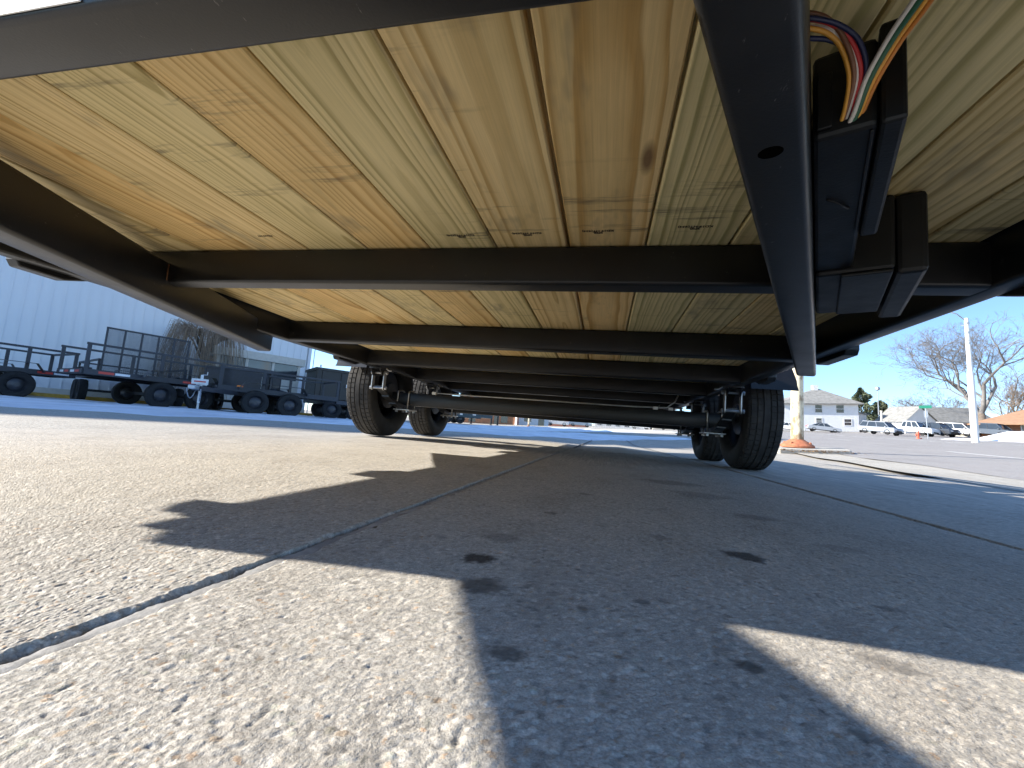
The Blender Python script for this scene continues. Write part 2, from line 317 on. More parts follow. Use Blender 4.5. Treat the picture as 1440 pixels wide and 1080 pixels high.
def zfast(x, y, h=.25):     # bilinear look-up of zg
    ax, ay = np.arange(-1.75, 3.26, h), np.arange(-2.5, 4.1, h); T = zg(*np.meshgrid(ax, ay)); fx, fy = (x - ax[0]) / h, (y - ay[0]) / h; i, j = np.floor(fx).astype(int), np.floor(fy).astype(int); u, w = fx - i, fy - j
    return (T[j, i] * (1 - u) + T[j, i + 1] * u) * (1 - w) + (T[j + 1, i] * (1 - u) + T[j + 1, i + 1] * u) * w
YN = np.geomspace(.115, 1.75, 560)
def slab(x0, x1, y0, y1, fine):
    def edge_drop(x, y):
        e = np.minimum(np.minimum(x - x0, x1 - x), np.minimum(y - y0, y1 - y)); rag = .0035 * (vnoise(y * 90 + x0, x * 90, 31) + .8 * vnoise(y * 260, x * 260, 32)) + .006 * np.clip(vnoise(y * 40, x * 10 + x0, 35) - .7, 0, 1) * 3
        return e, -np.clip(rag - e, 0, .02) * .8
    if not fine:
        return grid('concrete_slab', lines(x0, x1, .5), lines(y0, y1, .5), 'concrete', 0, ground, lambda x, y: np.where(edge_drop(x, y)[0] < 1e-6, -.02, 0.), stain=stain)
    # rows fan out from the camera so that stones stay resolved near it
    ys = np.unique(np.concatenate([[y0, y0 + .002, -.9, -.2, 0, .06], YN, lines(1.8, y1 - .002, .12), [y1]])); cx = .3265; rows = []
    for y in ys:
        a = min(max(x0, cx - 1.95 * max(y, .1) - .03), x1 - .05); b = max(min(x1, cx + 1.55 * max(y, .1) + .03), a + .05)
        el = np.array([0, .0015, .003, .0045, .006]); w = b - a
        mid_ = np.linspace(a, b, 560 if x0 < .5 else 160); L_ = np.linspace(x0, a, 7)[:-1]; R_ = np.linspace(b, x1, 7)[1:]
        rows.append(np.concatenate([L_, mid_, R_]))
    gx = np.array(rows); gy = np.repeat(ys[:, None], gx.shape[1], 1); e, dr = edge_drop(gx, gy)
    z = zfast(gx, gy) + relief(gx, gy) + dr; z = np.where(e < 1e-6, z - .02, z)
    co = np.stack([gx, gy, z], -1).reshape(-1, 3); ny, nx = gx.shape
    i = (np.arange(ny - 1)[:, None] * nx + np.arange(nx - 1)[None]).ravel(); F = np.stack([i, i + 1, i + 1 + nx, i + nx], 1)
    ar = np.abs(np.cross((co[F[:, 1]] - co[F[:, 0]])[:, :2], (co[F[:, 3]] - co[F[:, 0]])[:, :2])); F = F[ar > 1e-10]
    me = bpy.data.meshes.new('concrete_slab'); me.vertices.add(len(co)); me.vertices.foreach_set('co', co.ravel())
    me.loops.add(F.size); me.loops.foreach_set('vertex_index', F.ravel()); me.polygons.add(len(F)); me.polygons.foreach_set('loop_start', np.arange(0, F.size, 4)); me.polygons.foreach_set('use_smooth', np.ones(len(F), bool)); me.update()
    st_, pa = relief(co[:, 0], co[:, 1], True)
    for nm, val in (('stain', stain(co[:, 0], co[:, 1])), ('stone', st_), ('paste', pa)):
        at = me.attributes.new(nm, 'FLOAT', 'POINT'); at.data.foreach_set('value', np.ascontiguousarray(val, np.float32))
    return mkobj('concrete_slab', me, 'near', ground)
colx = [(-7.5, -4.4), (-4.385, -1.40), (-1.388, .0805), (.0925, .925), (.934, 2.75)]; rowy = [(-2.2, 3.42), (3.435, 8.0), (8.015, 13.0)]
for i, (a, b) in enumerate(colx):
    for j, (c, d) in enumerate(rowy): slab(a, b, c, d, j == 0 and i in (2, 3, 4))
def strip(name, x0, x1, y0, y1, mat, z, n=160, amp=.004, seed=1):
    ys = np.concatenate([lines(y0, .1, .1)[:-1], np.geomspace(.1, y1, n)]); m = MB(); rows = []
    for y in ys:
        q = lambda k, sd: float(vnoise(np.array(y * k), np.array(.5), sd)) - .5; a = x0 + amp * (q(35., seed) + .6 * q(140., seed + 2) + .4 * q(420., seed + 4)); b = x1 + amp * (1.4 * q(28., seed + 1) + .8 * q(120., seed + 3) + .5 * q(380., seed + 5))
        rows += [(float(a), y, Z(a, y) + z), (float((a + b) / 2), y, Z(a, y) + z + .001), (float(b), y, Z(b, y) + z)]
    m.add(rows, [(3 * i + k, 3 * i + k + 1, 3 * i + 4 + k, 3 * i + 3 + k) for i in range(len(ys) - 1) for k in (0, 1)])
    o = m.build(name, mat, ground, smooth='all'); return o
strip('joint_sealant', .0835, .0945, -.6, 13, 'sealant', -.0016, amp=.007, n=420)
strip('joint_gap', .076, .096, -.6, 13, 'dark_gap', -.011, amp=.003, seed=8)
strip('joint_gap', .920, .938, -.6, 13, 'dark_gap', -.009, amp=.004, seed=12)
strip('joint_gap', -1.405, -1.382, -.6, 13, 'dark_gap', -.008, amp=.004, seed=15)
# street: a light gutter strip, then asphalt, then a far kerb with dead grass behind
def ribbon(name, near, far, mat, z, n=40, m_=12, kind='structure'):
    mb = MB(); vs = []
    for i in range(n + 1):
        a = i / n
        for j in range(m_ + 1):
            b = (j / m_) ** 1.6; p = Vector(near(a)).lerp(Vector(far(a)), b); vs.append((p.x, p.y, Z(p.x, p.y) + z))
    mb.add(vs, [(i * (m_ + 1) + j, i * (m_ + 1) + j + 1, (i + 1) * (m_ + 1) + j + 1, (i + 1) * (m_ + 1) + j) for i in range(n) for j in range(m_)])
    o = mb.build(name, mat, None, smooth='all'); o['kind'] = kind; return o
def edge(off, y0=-6, y1=160):
    def f(a):
        y = y0 + (y1 - y0) * a ** 2.2; return (2.45 + .24 * y + off - .0002 * y * y, y)
    return f
M['lane_paint'] = simple('lane_paint', (.72, .70, .66), .7, var=.2, scale=14)
ribbon('street', edge(.0), edge(31), 'asphalt', .007)
ribbon('gutter', edge(-.72), edge(.08), 'gutter', .003, n=60, m_=3)
def mark(off, y0, y1):
    mb = MB(); ys = lines(y0, y1, 1.); f = lambda y, o: 2.45 + .24 * y + o - .0002 * y * y
    for a, b in zip(ys[:-1], ys[1:]): mb.add([(f(y, o), y, Z(f(y, o), y) + .012) for y, o in ((a, off), (a, off + .12), (b, off + .12), (b, off))], [(0, 1, 2, 3)])
    o = mb.build('lane_marking', 'lane_paint'); o['kind'] = 'structure'
for a, b in ((9.5, 13.5), (22, 26), (34, 38), (46, 50)): mark(3.5, a, b)
mark(10.6, -3, 70); mark(10.9, -3, 70)
for a, b in ((12, 16), (24, 28), (36, 40), (48, 52)): mark(17.5, a, b)
M['kerb'] = mat_concrete('kerb_concrete', (.55, .52, .46), False)
M['dead_grass'] = simple('dead_grass', (.32, .255, .15), .95, var=.35, scale=3, bmp=.02, bscale=14)
kb = MB(); ks = lines(0, 1, .02); f1, f2 = edge(31), edge(31.3)
for a, b in zip(ks[:-1], ks[1:]):
    p = [f1(a), f2(a), f2(b), f1(b)]; kb.add([(x, y, Z(x, y) + dz) for dz in (-.05, .14) for x, y in p], [(4, 5, 6, 7), (0, 4, 7, 3), (1, 2, 6, 5)])
o = kb.build('kerb', 'kerb'); o['kind'] = 'structure'
ribbon('verge', edge(31.3), edge(80), 'dead_grass', .06, n=50)
# ------------------------------------------------------------------ the trailer overhead
TR = thing('utility_trailer', 'black tandem axle utility trailer with pine plank deck, seen from below its front', 'trailer')
ZD, ZB = .464, .388                       # deck underside, frame underside
def rect_round(w0, w1, z0, z1, r, n=3):   # rounded rectangle outline
    pts = []
    for cx, cz, a0 in ((w1 - r, z0 + r, -90), (w1 - r, z1 - r, 0), (w0 + r, z1 - r, 90), (w0 + r, z0 + r, 180)):
        for k in range(n + 1): a = rad(a0 + 90 * k / n); pts.append((cx + r * cos(a), cz + r * sin(a)))
    return pts
along_x = lambda p, q, t: (t, p, q)
along_y = lambda p, q, t: (p, t, q)
# planks
RX = .893; seam0 = .2426; PW = .1404
props = [  # pith_x, pith_z, slope, ring frequency, green, warm
    (.02, .05, .010, 95, .4, .1), (.04, .05, .010, 115, .45, .15), (.06, .05, .008, 120, .08, 1.0), (.01, .020, .018, 105, .28, .25), (.055, .04, .010, 115, .70, .05), (.07, .05, .008, 100, .15, .85), (-.012, .012, -.012, 85, .78, .0),
    (.012, -.010, .020, 62, .25, .40), (-.005, .045, -.012, 50, .08, .55), (.09, .05, .006, 105, 1.0, .0), (.10, .05, .010, 72, .85, .25), (.08, .04, .010, 72, .45, .75), (.05, .04, .010, 90, .6, .4)]
edges = [max(-RX + .004, seam0 + PW * k) for k in range(-8, 5)] + [RX - .004]
stamps = {}
for i, (a, b) in enumerate(zip(edges[:-1], edges[1:])):
    cx = (a + b) / 2; hw = (b - a) / 2; g = .0012 if i not in (6, 7) else .0012
    x0, x1 = -hw + (.0034 if i == 8 else .0019), hw - (.0030 if i == 7 else .0021)
    m = MB(); c = .004
    c = .0022; m.prism([(x0 + c, 0), (x1 - c, 0), (x1, c), (x1, .016), (hw - .0003, .016), (hw - .0003, .038), (-hw + .0003, .038), (-hw + .0003, .016), (x0, .016), (x0, c)], along_y, .25, 4.86)
    pr = props[i % len(props)]
    pk = m.build('plank', 'wood', TR, loc=(cx, 0, ZD + .0004 * ((i * 7) % 3)), props=dict(seed=float(i * 4.37 + 1.3), pith_x=pr[0], pith_z=pr[1] - 1.0 * pr[2], pith_slope=pr[2], ring_freq=float(pr[3]), green=pr[4], warm=pr[5]))
    stamps[i] = (pk, cx)
for i, dx, y in ((6, .015, .72), (7, .0, .718), (8, -.015, .715), (9, .0, .705), (3, .02, .70)):
    pk, cx = stamps[i]
    mw = Matrix(((-1, 0, 0, dx), (0, 1, 0, y), (0, 0, -1, -.0008), (0, 0, 0, 1)))
    text_mesh('grade_stamp', 'SPIB.\nKD19 HT(434)' if i != 3 else 'KD19 HT', .0088, 'ink', pk, mw)
# cross members: channels, web towards the front
def channel(y, x0, x1, z0=ZB, z1=ZD - .001, fl=.041, t=.0055):
    r = .007; arc = [(y + r - r * cos(rad(a)), z0 + r - r * sin(rad(a))) for a in (0, 22, 45, 68, 90)]; arct = [(p, z0 + z1 - q) for p, q in arc][::-1]
    poly = arc + [(y + fl, z0), (y + fl, z0 + t), (y + t, z0 + t), (y + t, z1 - t), (y + fl, z1 - t), (y + fl, z1)] + arct
    return MB().prism(poly, along_x, x0, x1)
for y in (.765, 1.41, 1.985, 2.595, 3.205, 3.815, 4.425):
    channel(y, -RX, RX).build('crossmember', 'steel', TR, smooth=True)
MB().prism(rect_round(.199, .247, ZB, .505, .006), along_x, -.915, .934).build('front_rail', 'steel', TR, smooth=True)
MB().prism([(-.865, .170), (-.60, .1985), (-.885, .1985)], lambda p, q, t: (p, q, t), .389, .425).build('shadow_plate', 'steel', TR)  # unseen plate added to shape the front-left edge of the trailer's shadow
MB().box(-.55, -.0545, .1978, .1988, ZB + .004, .46).build('tape_or_glare_strip', 'white_tape', TR)  # white strip painted in for sun glare on the rail's front face
MB().prism(rect_round(4.86, 4.905, ZB, .505, .006), along_x, -.934, .934).build('rear_rail', 'steel', TR, smooth=True)
for s in (-1, 1):
    MB().prism([(s * p, q) for p, q in rect_round(.893, .934, ZB, .505, .006)], along_y, .2475, 4.8595).build('side_rail', 'steel', TR, smooth=True)
# tongue rails of the A-frame
SL = .4356
def tongue(s, xi, xo, yend, yf=-.70):
    def fn(p, q, t): return (p + s * SL * t, t, q)
    lo, hi = min(xi, xo), max(xi, xo); m = MB(); n = 16; vs = []
    st = [(yf, .39), (-.1, .393), (.20, .398), (.246, .433), (yend, .433)]
    for y, zt in st: vs += [fn(p, q, y) for p, q in rect_round(lo, hi, .337, zt, .008)]
    return m.add(vs, [tuple(range(n))[::-1], tuple(range((len(st) - 1) * n, len(st) * n))] + [(i * n + k, i * n + (k + 1) % n, (i + 1) * n + (k + 1) % n, (i + 1) * n + k) for i in range(len(st) - 1) for k in range(n)])
lg = tongue(-1, -.3465, -.4125, 1.405).build('tongue_rail', 'steel', TR, smooth=True)
rg = tongue(1, .2671, .3194, 1.388).build('tongue_rail', 'steel', TR, smooth=True)
h = MB(); c0 = Vector((.4375, .331, .3368)); dv = Vector((SL, 1, 0)).normalized(); pv = Vector((1, -SL, 0)).normalized()
h.add([c0 + pv * .0085 * cos(2 * pi * k / 20) + dv * .0072 * sin(2 * pi * k / 20) for k in range(20)], [tuple(range(20))]); h.build('drain_hole', 'void', rg)
for p in ((-.683, .764, .39, .428), (-.962, 1.406, .392, .43)):
    x, y, z0, z1 = p; MB().tube([(x + .002, y - .003, z0), (x + .001, y - .004, (z0 + z1) / 2), (x + .002, y - .003, z1)], [.0035, .005, .004], 8).build('weld_bead', 'weld' if y < 1 else 'steel', TR, smooth='all')
# coupler and jack, in front of the camera's back
cp = MB().box(-.075, .0, -.98, -.70, .345, .425).build('coupler', 'steel', TR, bevel=.01)
MB().lathe([(.0, .03), (.045, .028), (.06, 0), (.06, -.05), (.0, -.05)], (-.0375, -1.0, .40), n=16).build('ball_socket', 'steel', cp, smooth=True)
jk = MB().lathe([(.03, -.0), (.03, .5)], (-.04, -.62, .16), n=14, cap=True).build('tongue_jack', 'steel', TR, smooth=True)
MB().lathe([(.09, 0), (.09, .012)], (-.04, -.62, .149), n=16, cap=True).build('jack_foot', 'galv', jk)
MB().lathe([(.02, 0), (.02, .149)], (-.04, -.62, 0.001), n=10, cap=True).build('jack_leg', 'galv', jk)
# side posts and top rails
for s in (-1, 1):
    MB().bar((s * .913, .2, .815), (s * .913, 4.9, .815), .05, .04).build('top_rail', 'steel', TR, bevel=.004)
    for y in (.225, 1.0, 1.78, 2.56, 3.34, 4.12, 4.88):
        MB().bar((s * .913, y, .505), (s * .913, y, .795), .042, .042).build('rail_post', 'steel', TR)
# stake pockets hung on the outside of the side rails
def pocket(s, y0, y1):
    m = MB(); pr = [(y0, .392), (y0 + .008, .378), (y1 - .05, .376), (y1, .392), (y1, .47), (y0, .47)]
    m.prism(pr, lambda p, q, t: (s * t, p, q), .9345, .968); return m.build('stake_pocket', 'steel', TR, bevel=.003)
MB().prism([(-.9345, .255), (-.958, .288), (-.960, .318), (-.9345, .318)], lambda p, q, t: (p, q, t), .380, .47).build('stake_pocket', 'steel', TR)
for y0, y1 in ((.64, .78), (1.10, 1.29), (1.80, 2.0)): pocket(-1, y0, y1)
for y0, y1 in ((.30, .42), (.66, .82), (1.255, 1.46), (1.80, 1.95)): pocket(1, y0, y1)
# fenders
for s in (-1, 1):
    out = [(2.115, .385), (2.125, .43), (2.30, .655), (3.50, .655), (3.675, .43), (3.685, .385)]; inn = [(y + (.004 if y < 2.9 else -.004), z - (.004 if .5 < z else 0)) for y, z in out]
    m = MB()
    def fx(p, q, t): return (s * t, p, q)
    for k in range(len(out) - 1):
        quad = [out[k], out[k + 1], inn[k + 1], inn[k]]; m.prism(quad, fx, .975, 1.165)
    m2 = MB(); m2.prism(out, fx, 1.1655, 1.1695); m2.prism([(2.125, .43), (2.30, .655), (3.50, .655), (3.675, .43), (3.62, .43), (3.45, .60), (2.35, .60), (2.18, .43)], fx, .9705, .9745)
    fd = m.build('fender', 'steel', TR)
    m3 = MB(); sk_ = [(2.115, .385), (2.30, .655), (3.50, .655), (3.685, .385), (3.62, .40), (3.47, .585), (2.33, .585), (2.18, .40)]
    m3.prism(sk_, fx, 1.166, 1.170); m3.build('fender_skirt', 'steel', fd); 
    MB().bar((s * .934, 2.16, .45), (s * .99, 2.16, .45), .05, .006).build('fender_bracket', 'steel', fd); MB().bar((s * .934, 2.9, .62), (s * .975, 2.9, .62), .6, .006).build('fender_bracket', 'steel', fd)
# wheels
def tyre_mesh(R, w, pitch=64):
    hw = w / 2; prof = []         # (x, r, role) role: 0 plain, 1 rib with cross slits, 2 groove, 3 shoulder
    prof += [(-hw * .62, R * .60, 0), (-hw * .80, R * .63, 0), (-hw * .97, R * .72, 0), (-hw, R * .80, 0), (-hw * .97, R * .88, 0), (-hw * .90, R * .945, 0), (-hw * .82, R * .970, 3)]
    ribs = [(-.78, -.52, 3), (-.46, -.22, 1), (-.15, .15, 4), (.22, .46, 1), (.52, .78, 3)]
    for a, b, role in ribs:
        crown = lambda u: R * (1 - .022 * u * u)
        prof += [(a * hw, crown(a) - .006, 2), (a * hw + .0008, crown(a), role), (b * hw - .0008, crown(b), role), (b * hw, crown(b) - .006, 2)]
    prof += [(hw * .82, R * .970, 3), (hw * .90, R * .945, 0), (hw * .97, R * .88, 0), (hw, R * .80, 0), (hw * .97, R * .72, 0), (hw * .80, R * .63, 0), (hw * .62, R * .60, 0)]
    angs = []
    for k in range(pitch):
        a0 = 2 * pi * k / pitch; st = 2 * pi / pitch; angs += [(a0, 0), (a0 + .10 * st, 0), (a0 + .11 * st, 1), (a0 + .27 * st, 1), (a0 + .28 * st, 0)]
    vs = []; fs = []; n = len(angs); np_ = len(prof)
    for x, r, role in prof:
        for a, sl in angs:
            aa = a + (.03 * x / hw if role == 1 else 0); rr = r - (.005 if sl and role in (1, 3) else 0) - (.0 if role else 0)
            vs.append((x, rr * cos(aa), rr * sin(aa)))
    for i in range(np_ - 1):
        for k in range(n): fs.append((i * n + k, i * n + (k + 1) % n, (i + 1) * n + (k + 1) % n, (i + 1) * n + k))
    m = MB().add(vs, fs); return m, prof, n
WR, WW = .295, .172
def add_wheel(parent, loc, side, proto={}):
    key = 'w'
    wh = bpy.data.objects.new('wheel', None); COL.objects.link(wh); wh.parent = parent; wh.location = loc; wh.empty_display_size = .1
    if key not in proto:
        m, prof, n = tyre_mesh(WR, WW); ty = m.build('tyre', 'rubber', wh, smooth=True); ty.data.materials.append(M['rubber_dusty'])
        idx = [0] * len(ty.data.polygons)
        for p in ty.data.polygons:
            r = sqrt(p.center.y ** 2 + p.center.z ** 2)
            if r > WR * .955: idx[p.index] = 1
        ty.data.polygons.foreach_set('material_index', idx)
        rm = MB().lathe([(.178, -.055), (.186, -.066), (.180, -.052), (.163, -.03), (.160, .02), (.172, .05), (.186, .066), (.178, .058), (.150, .035), (.12, .045), (.095, .06), (.05, .062), (.04, .05), (0, .05)], (0, 0, 0), 'x', 36).build('rim', 'steel', wh, smooth=True)
        hb = MB().lathe([(0, -.06), (.045, -.06), (.05, -.05), (.115, -.045), (.12, .0), (.11, .02), (.05, .03), (.05, .085), (.03, .095), (0, .095)], (0, 0, 0), 'x', 24).build('brake_drum', 'steel', wh, smooth=True)
        los = [MB().lathe([(.009, .055), (.009, .078), (.004, .082)], (0, .058 * cos(2 * pi * k / 5), .058 * sin(2 * pi * k / 5)), 'x', 8, True).build('lug_nut', 'zinc', wh, smooth=True) for k in range(5)]
        proto[key] = (ty, rm, hb, *los)
    else:
        [share(q, q.name.split('.')[0], wh) for q in proto[key]]
    if side < 0: wh.rotation_euler = (0, 0, pi)
    return wh
for y in (2.5, 3.30):
    for s in (-1, 1): add_wheel(TR, (s * 1.075, y, WR), s)
# axles, springs, hangers
for y in (2.5, 3.30):
    ax = MB().prism(rect_round(y - .038, y + .038, .204, .284, .005, 2), along_x, -.985, .985).build('axle', 'steel', TR, smooth=True)
    cb = MB(); cb.tube([(-.72, y - .045, .292), (-.5, y - .03, .291), (-.2, y - .042, .291), (.2, y - .03, .291), (.5, y - .04, .291), (.66, y - .05, .296), (.70, y - .05, .33), (.72, y - .02, .37)], .0042, 8).build('brake_cable', 'galv', ax, smooth='all')
    for x in (-.70, .60, .68): MB().box(x - .012, x + .012, y - .055, y - .039, .282, .298).build('cable_clip', 'white_metal', ax)
    for s in (-1, 1):
        x = s * .905
        for dx in (-.036, .036):
            pts = [(x + dx, y - .046, .168), (x + dx, y - .046, .280)] + [(x + dx, y - .046 * cos(rad(a)), .284 + .012 * sin(rad(a))) for a in (0, 30, 60, 90, 120, 150, 180)] + [(x + dx, y + .046, .280), (x + dx, y + .046, .168)]
            MB().tube(pts, .0052, 8).build('u_bolt', 'zinc', ax, smooth='all')
        MB().box(x - .055, x + .055, y - .06, y + .06, .172, .180).build('tie_plate', 'zinc', ax, bevel=.002)
        for dx in (-.036, .036):
            for dy in (-.046, .046): MB().lathe([(.0095, .160), (.0095, .1715)], (x + dx, y + dy, 0), n=6, cap=True).build('nut', 'zinc', ax)
        # leaf pack below the axle
        sp = MB()
        for q in range(3):
            L = .36 - .09 * q; zc = .204 - .008 * (q + 1); n = 14; o = []
            for k in range(n + 1):
                u = -1 + 2 * k / n; o.append((y + u * L, zc + .088 * (u * L / .36) ** 2))
            poly = o + [(a, b + .0072) for a, b in o[::-1]]
            for i in range(n): sp.prism([o[i], o[i + 1], (o[i + 1][0], o[i + 1][1] + .0072), (o[i][0], o[i][1] + .0072)], along_x, x - .022, x + .022)
        sp.build('leaf_spring', 'steel', TR)
for s in (-1, 1):
    x = s * .905
    for y in (2.14, 2.90, 3.66):
        hg = MB(); pr = [(y - .055, .3875), (y + .055, .3875), (y + .022, .345), (y - .022, .345)]
        for dx in (-.03, .026): hg.prism(pr, along_x, x + dx, x + dx + .004)
        hg.box(x - .034, x + .034, y - .056, y + .056, .3815, .3872)
        ho = hg.build('spring_hanger', 'steel', TR)
        for dx in (-.0375, .0315):
            ln = MB(); n = 10; o = [(y + .013 * cos(rad(a)), .362 + .013 * sin(rad(a))) for a in range(0, 181, 20)] + [(y + .013 * cos(rad(a)), .278 + .013 * sin(rad(a))) for a in range(180, 361, 20)]
            ln.prism(o, along_x, x + dx, x + dx + .006); ln.build('shackle_link', 'zinc', ho, bevel=.001)
        for z in (.362, .278):
            MB().lathe([(.006, -.05), (.006, .05)], (x, y, z), 'x', 8, True).build('shackle_bolt', 'zinc', ho)
            for dx in (-.048, .043): MB().lathe([(.0105, 0), (.0105, .008)], (x + dx, y, z), 'x', 6, True).build('nut', 'zinc', ho)
        MB().tube([(x - s * .05, y - .02, .385), (x - s * .065, y - .02, .374), (x - s * .085, y - .022, .372)], .004, 6).build('grease_fitting', 'zinc', ho)
# breakaway battery box on the right tongue rail, two stacked housings
bd = Vector((SL, 1, 0)).normalized(); bp = Vector((1, -SL, 0)).normalized()
def bframe(t, u, z):      # t along the rail (from y=0), u outwards from its outer face
    p = Vector((.3194, 0, 0)) + bd * t + bp * u; return (p.x, p.y, z)
def bbox(name, t0, t1, u0, u1, z0, z1, parent, mat='plastic', bev=.004, taper=0):
    m = MB(); m.add([bframe(t, u, z) for z in (z0, z1) for t, u in ((t0, u0), (t1, u0), (t1, u1 - taper * (z == z0)), (t0, u1 - taper * (z == z0)))], [(0, 1, 2, 3), (4, 5, 6, 7), (0, 1, 5, 4), (1, 2, 6, 5), (2, 3, 7, 6), (3, 0, 4, 7)])
    return m.build(name, mat, parent, bevel=bev)
bx = bbox('breakaway_box', .396, .708, .001, .0425, .366, .440, TR)
bbox('box_lid', .392, .60, .0430, .0585, .363, .446, bx, bev=.003)
bbox('box_rib', .40, .58, .0375, .0400, .3635, .3655, bx, bev=.0006)
bbox('box_clip', .3925, .3955, .004, .014, .372, .42, bx, bev=.001)
b2 = bbox('battery_case', .7085, .90, .001, .0865, .360, .462, TR, bev=.005)
bbox('case_lid', .714, .945, .0870, .1185, .354, .4625, b2, bev=.006)
bbox('case_foot', .9005, .955, .001, .086, .372, .44, b2, bev=.006)
bbox('case_latch', .690, .708, .0, .022, .372, .395, b2, bev=.002)
bbox('case_step', .7065, .90, .03, .084, .3545, .3595, b2, bev=.002)
pin = MB().tube([bframe(.50, .012, .3655), bframe(.505, .018, .3640), bframe(.515, .024, .3640), bframe(.527, .030, .3655)], .0012, 6).build('pull_pin_wire', 'plastic', bx, smooth='all')
def wire(mat, pts, r=.0016):
    P = [Vector(p) for p in pts]; out = []
    for i in range(len(P) - 1):
        p0, p1, p2, p3 = P[max(i - 1, 0)], P[i], P[i + 1], P[min(i + 2, len(P) - 1)]
        for k in range(6):
            u = k / 6; out.append(.5 * ((2 * p1) + (p2 - p0) * u + (2 * p0 - 5 * p1 + 4 * p2 - p3) * u * u + (3 * p1 - p0 - 3 * p2 + p3) * u ** 3))
    out.append(P[-1]); return MB().tube(out, r, 8).build('wire', mat, bx, smooth='all')
ent = Vector((.501, .350, .3762))
for k, mt in enumerate(('wire_white', 'wire_green', 'wire_yellow', 'wire_orange')):
    d = Vector((.0030 * k, .0016 * k, 0)); wire(mt, [Vector((.500, .366, .371)) + d * .5, ent + d * .7, Vector((.5023, .335, .3947)) + d, Vector((.5057, .315, .408)) + d * 1.1, Vector((.5085, .295, .4142)) + d * 1.2, Vector((.512, .262, .422)) + d * 1.2], .0022 if mt == 'wire_green' else .0017)
for k, (mt, dx, dy) in enumerate((('wire_brown', -.001, 0), ('wire_white', .0012, .002), ('wire_red', .0036, .001), ('wire_white', .002, .004), ('wire_blue', .0066, -.001), ('wire_yellow', -.0032, .003), ('wire_blue', .003, .007))):
    wire(mt, [Vector((.4985 + dx * .4, .366, .371)), Vector((.4976 + dx * .6, .350, .3820)), Vector((.4954 + dx, .335 + dy * .6, .3985)), Vector((.4858 + dx, .325 + dy, .4150)), Vector((.4729 + dx * .6, .318 + dy * 1.2, .4267 - .001 * k)), Vector((.457, .312 + dy * 1.6, .4300 - .0014 * k)), Vector((.43, .310 + dy * 1.6, .432 - .001 * k))], .0018)
# ------------------------------------------------------------------ left: metal building, parked trailers, weeping tree
def wallmat():
    m, t, b = newmat('ribbed_white_metal'); v = coord(t)
    c = ramp(t, noise(t, mapping(t, v, (.5, .5, .12)), 1.2, 5), [(.3, (.78, .79, .80)), (.7, (.86, .86, .86))]); t.links.new(c, b.inputs['Base Color']); b.inputs['Roughness'].default_value = .5; return m
M['wall'] = wallmat()
M['rimdark'] = simple('dark_wheel_rim', (.06, .06, .065), .35, .6, var=.2); M['yellow_kerb'] = simple('worn_yellow_paint', (.50, .30, .05), .8, var=.6, scale=2.5, bmp=.01, bscale=9)
M['snow'] = simple('old_snow', (.88, .90, .93), .85, var=.10, scale=2.2, bmp=.03, bscale=7)
M['ice'] = simple('icy_slush', (.66, .70, .77), .45, var=.25, scale=1.3, bmp=.006, bscale=9)
M['glass'] = simple('dark_window_glass', (.035, .045, .055), .08, var=.2, scale=2, spec=.8)
M['trim'] = simple('beige_fascia', (.62, .58, .50), .6, var=.08)
M['bark'] = simple('grey_brown_bark', (.16, .125, .095), .9, var=.3, scale=6, bmp=.01, bscale=30)
M['twig'] = simple('brown_twigs', (.33, .24, .165), .9, var=.35, scale=5)
M['twig_grey'] = simple('grey_twigs', (.21, .195, .185), .9, var=.3, scale=1)
Lv = Vector((.53, .848, 0)); Nv = Vector((.848, -.53, 0)); W0 = Vector((-18.41, 9.77, 0))     # wall line, along and towards us
rzL = atan2(Lv.y, Lv.x)
def on_row(a, n, z=0): p = W0 + Lv * a + Nv * n; return (p.x, p.y, z)
bw = thing('metal_building', 'long white ribbed metal building in shade behind the parked trailers', 'building', on_row(0, 0, -.3), (0, 0, rzL))
BH = 10.9; AE = 9.27
m = MB(); m.box(-34, AE, 0, 14, 0, BH); m.build('wall', 'wall', bw)
a = -33.9
ribs = MB()
rib0 = MB().box(-.018, .018, -.028, .0, .25, BH - .3).build('wall_rib', 'wall', bw, loc=(-8, 0, 0))
for k in range(1, 60): share(rib0, 'wall_rib', bw, loc=(-8 + .30 * k - (.3 if k > 57 else 0), 0, 0))
MB().box(-34.1, AE + .1, -.1, 14.1, BH - .25, BH + .1).build('roof_trim', 'trim', bw)
MB().box(-34, AE, -.04, 0, 0, .5).build('base_flashing', 'trim', bw)
for a0, a1 in ((-9, -1.5), (-1.48, 3.5), (3.52, 9.2)):
    p = on_row((a0 + a1) / 2, 1.15); 
    kbm = MB().box(-(a1 - a0) / 2, (a1 - a0) / 2, -.16, .16, -.02, .19).build('yellow_kerb', 'yellow_kerb', None, bevel=.03, loc=(p[0], p[1], Z(p[0], p[1]) - .02)); kbm.rotation_euler = (0, 0, rzL)
    tag(kbm, {-9: 'worn yellow painted kerb at the left edge below the white building', -1.48: 'worn yellow kerb behind the wheels of the open-rail trailer', 3.52: 'worn yellow kerb behind the solid-sided and dump trailers'}[a0], 'kerb', 'yellow kerbs along the metal building')
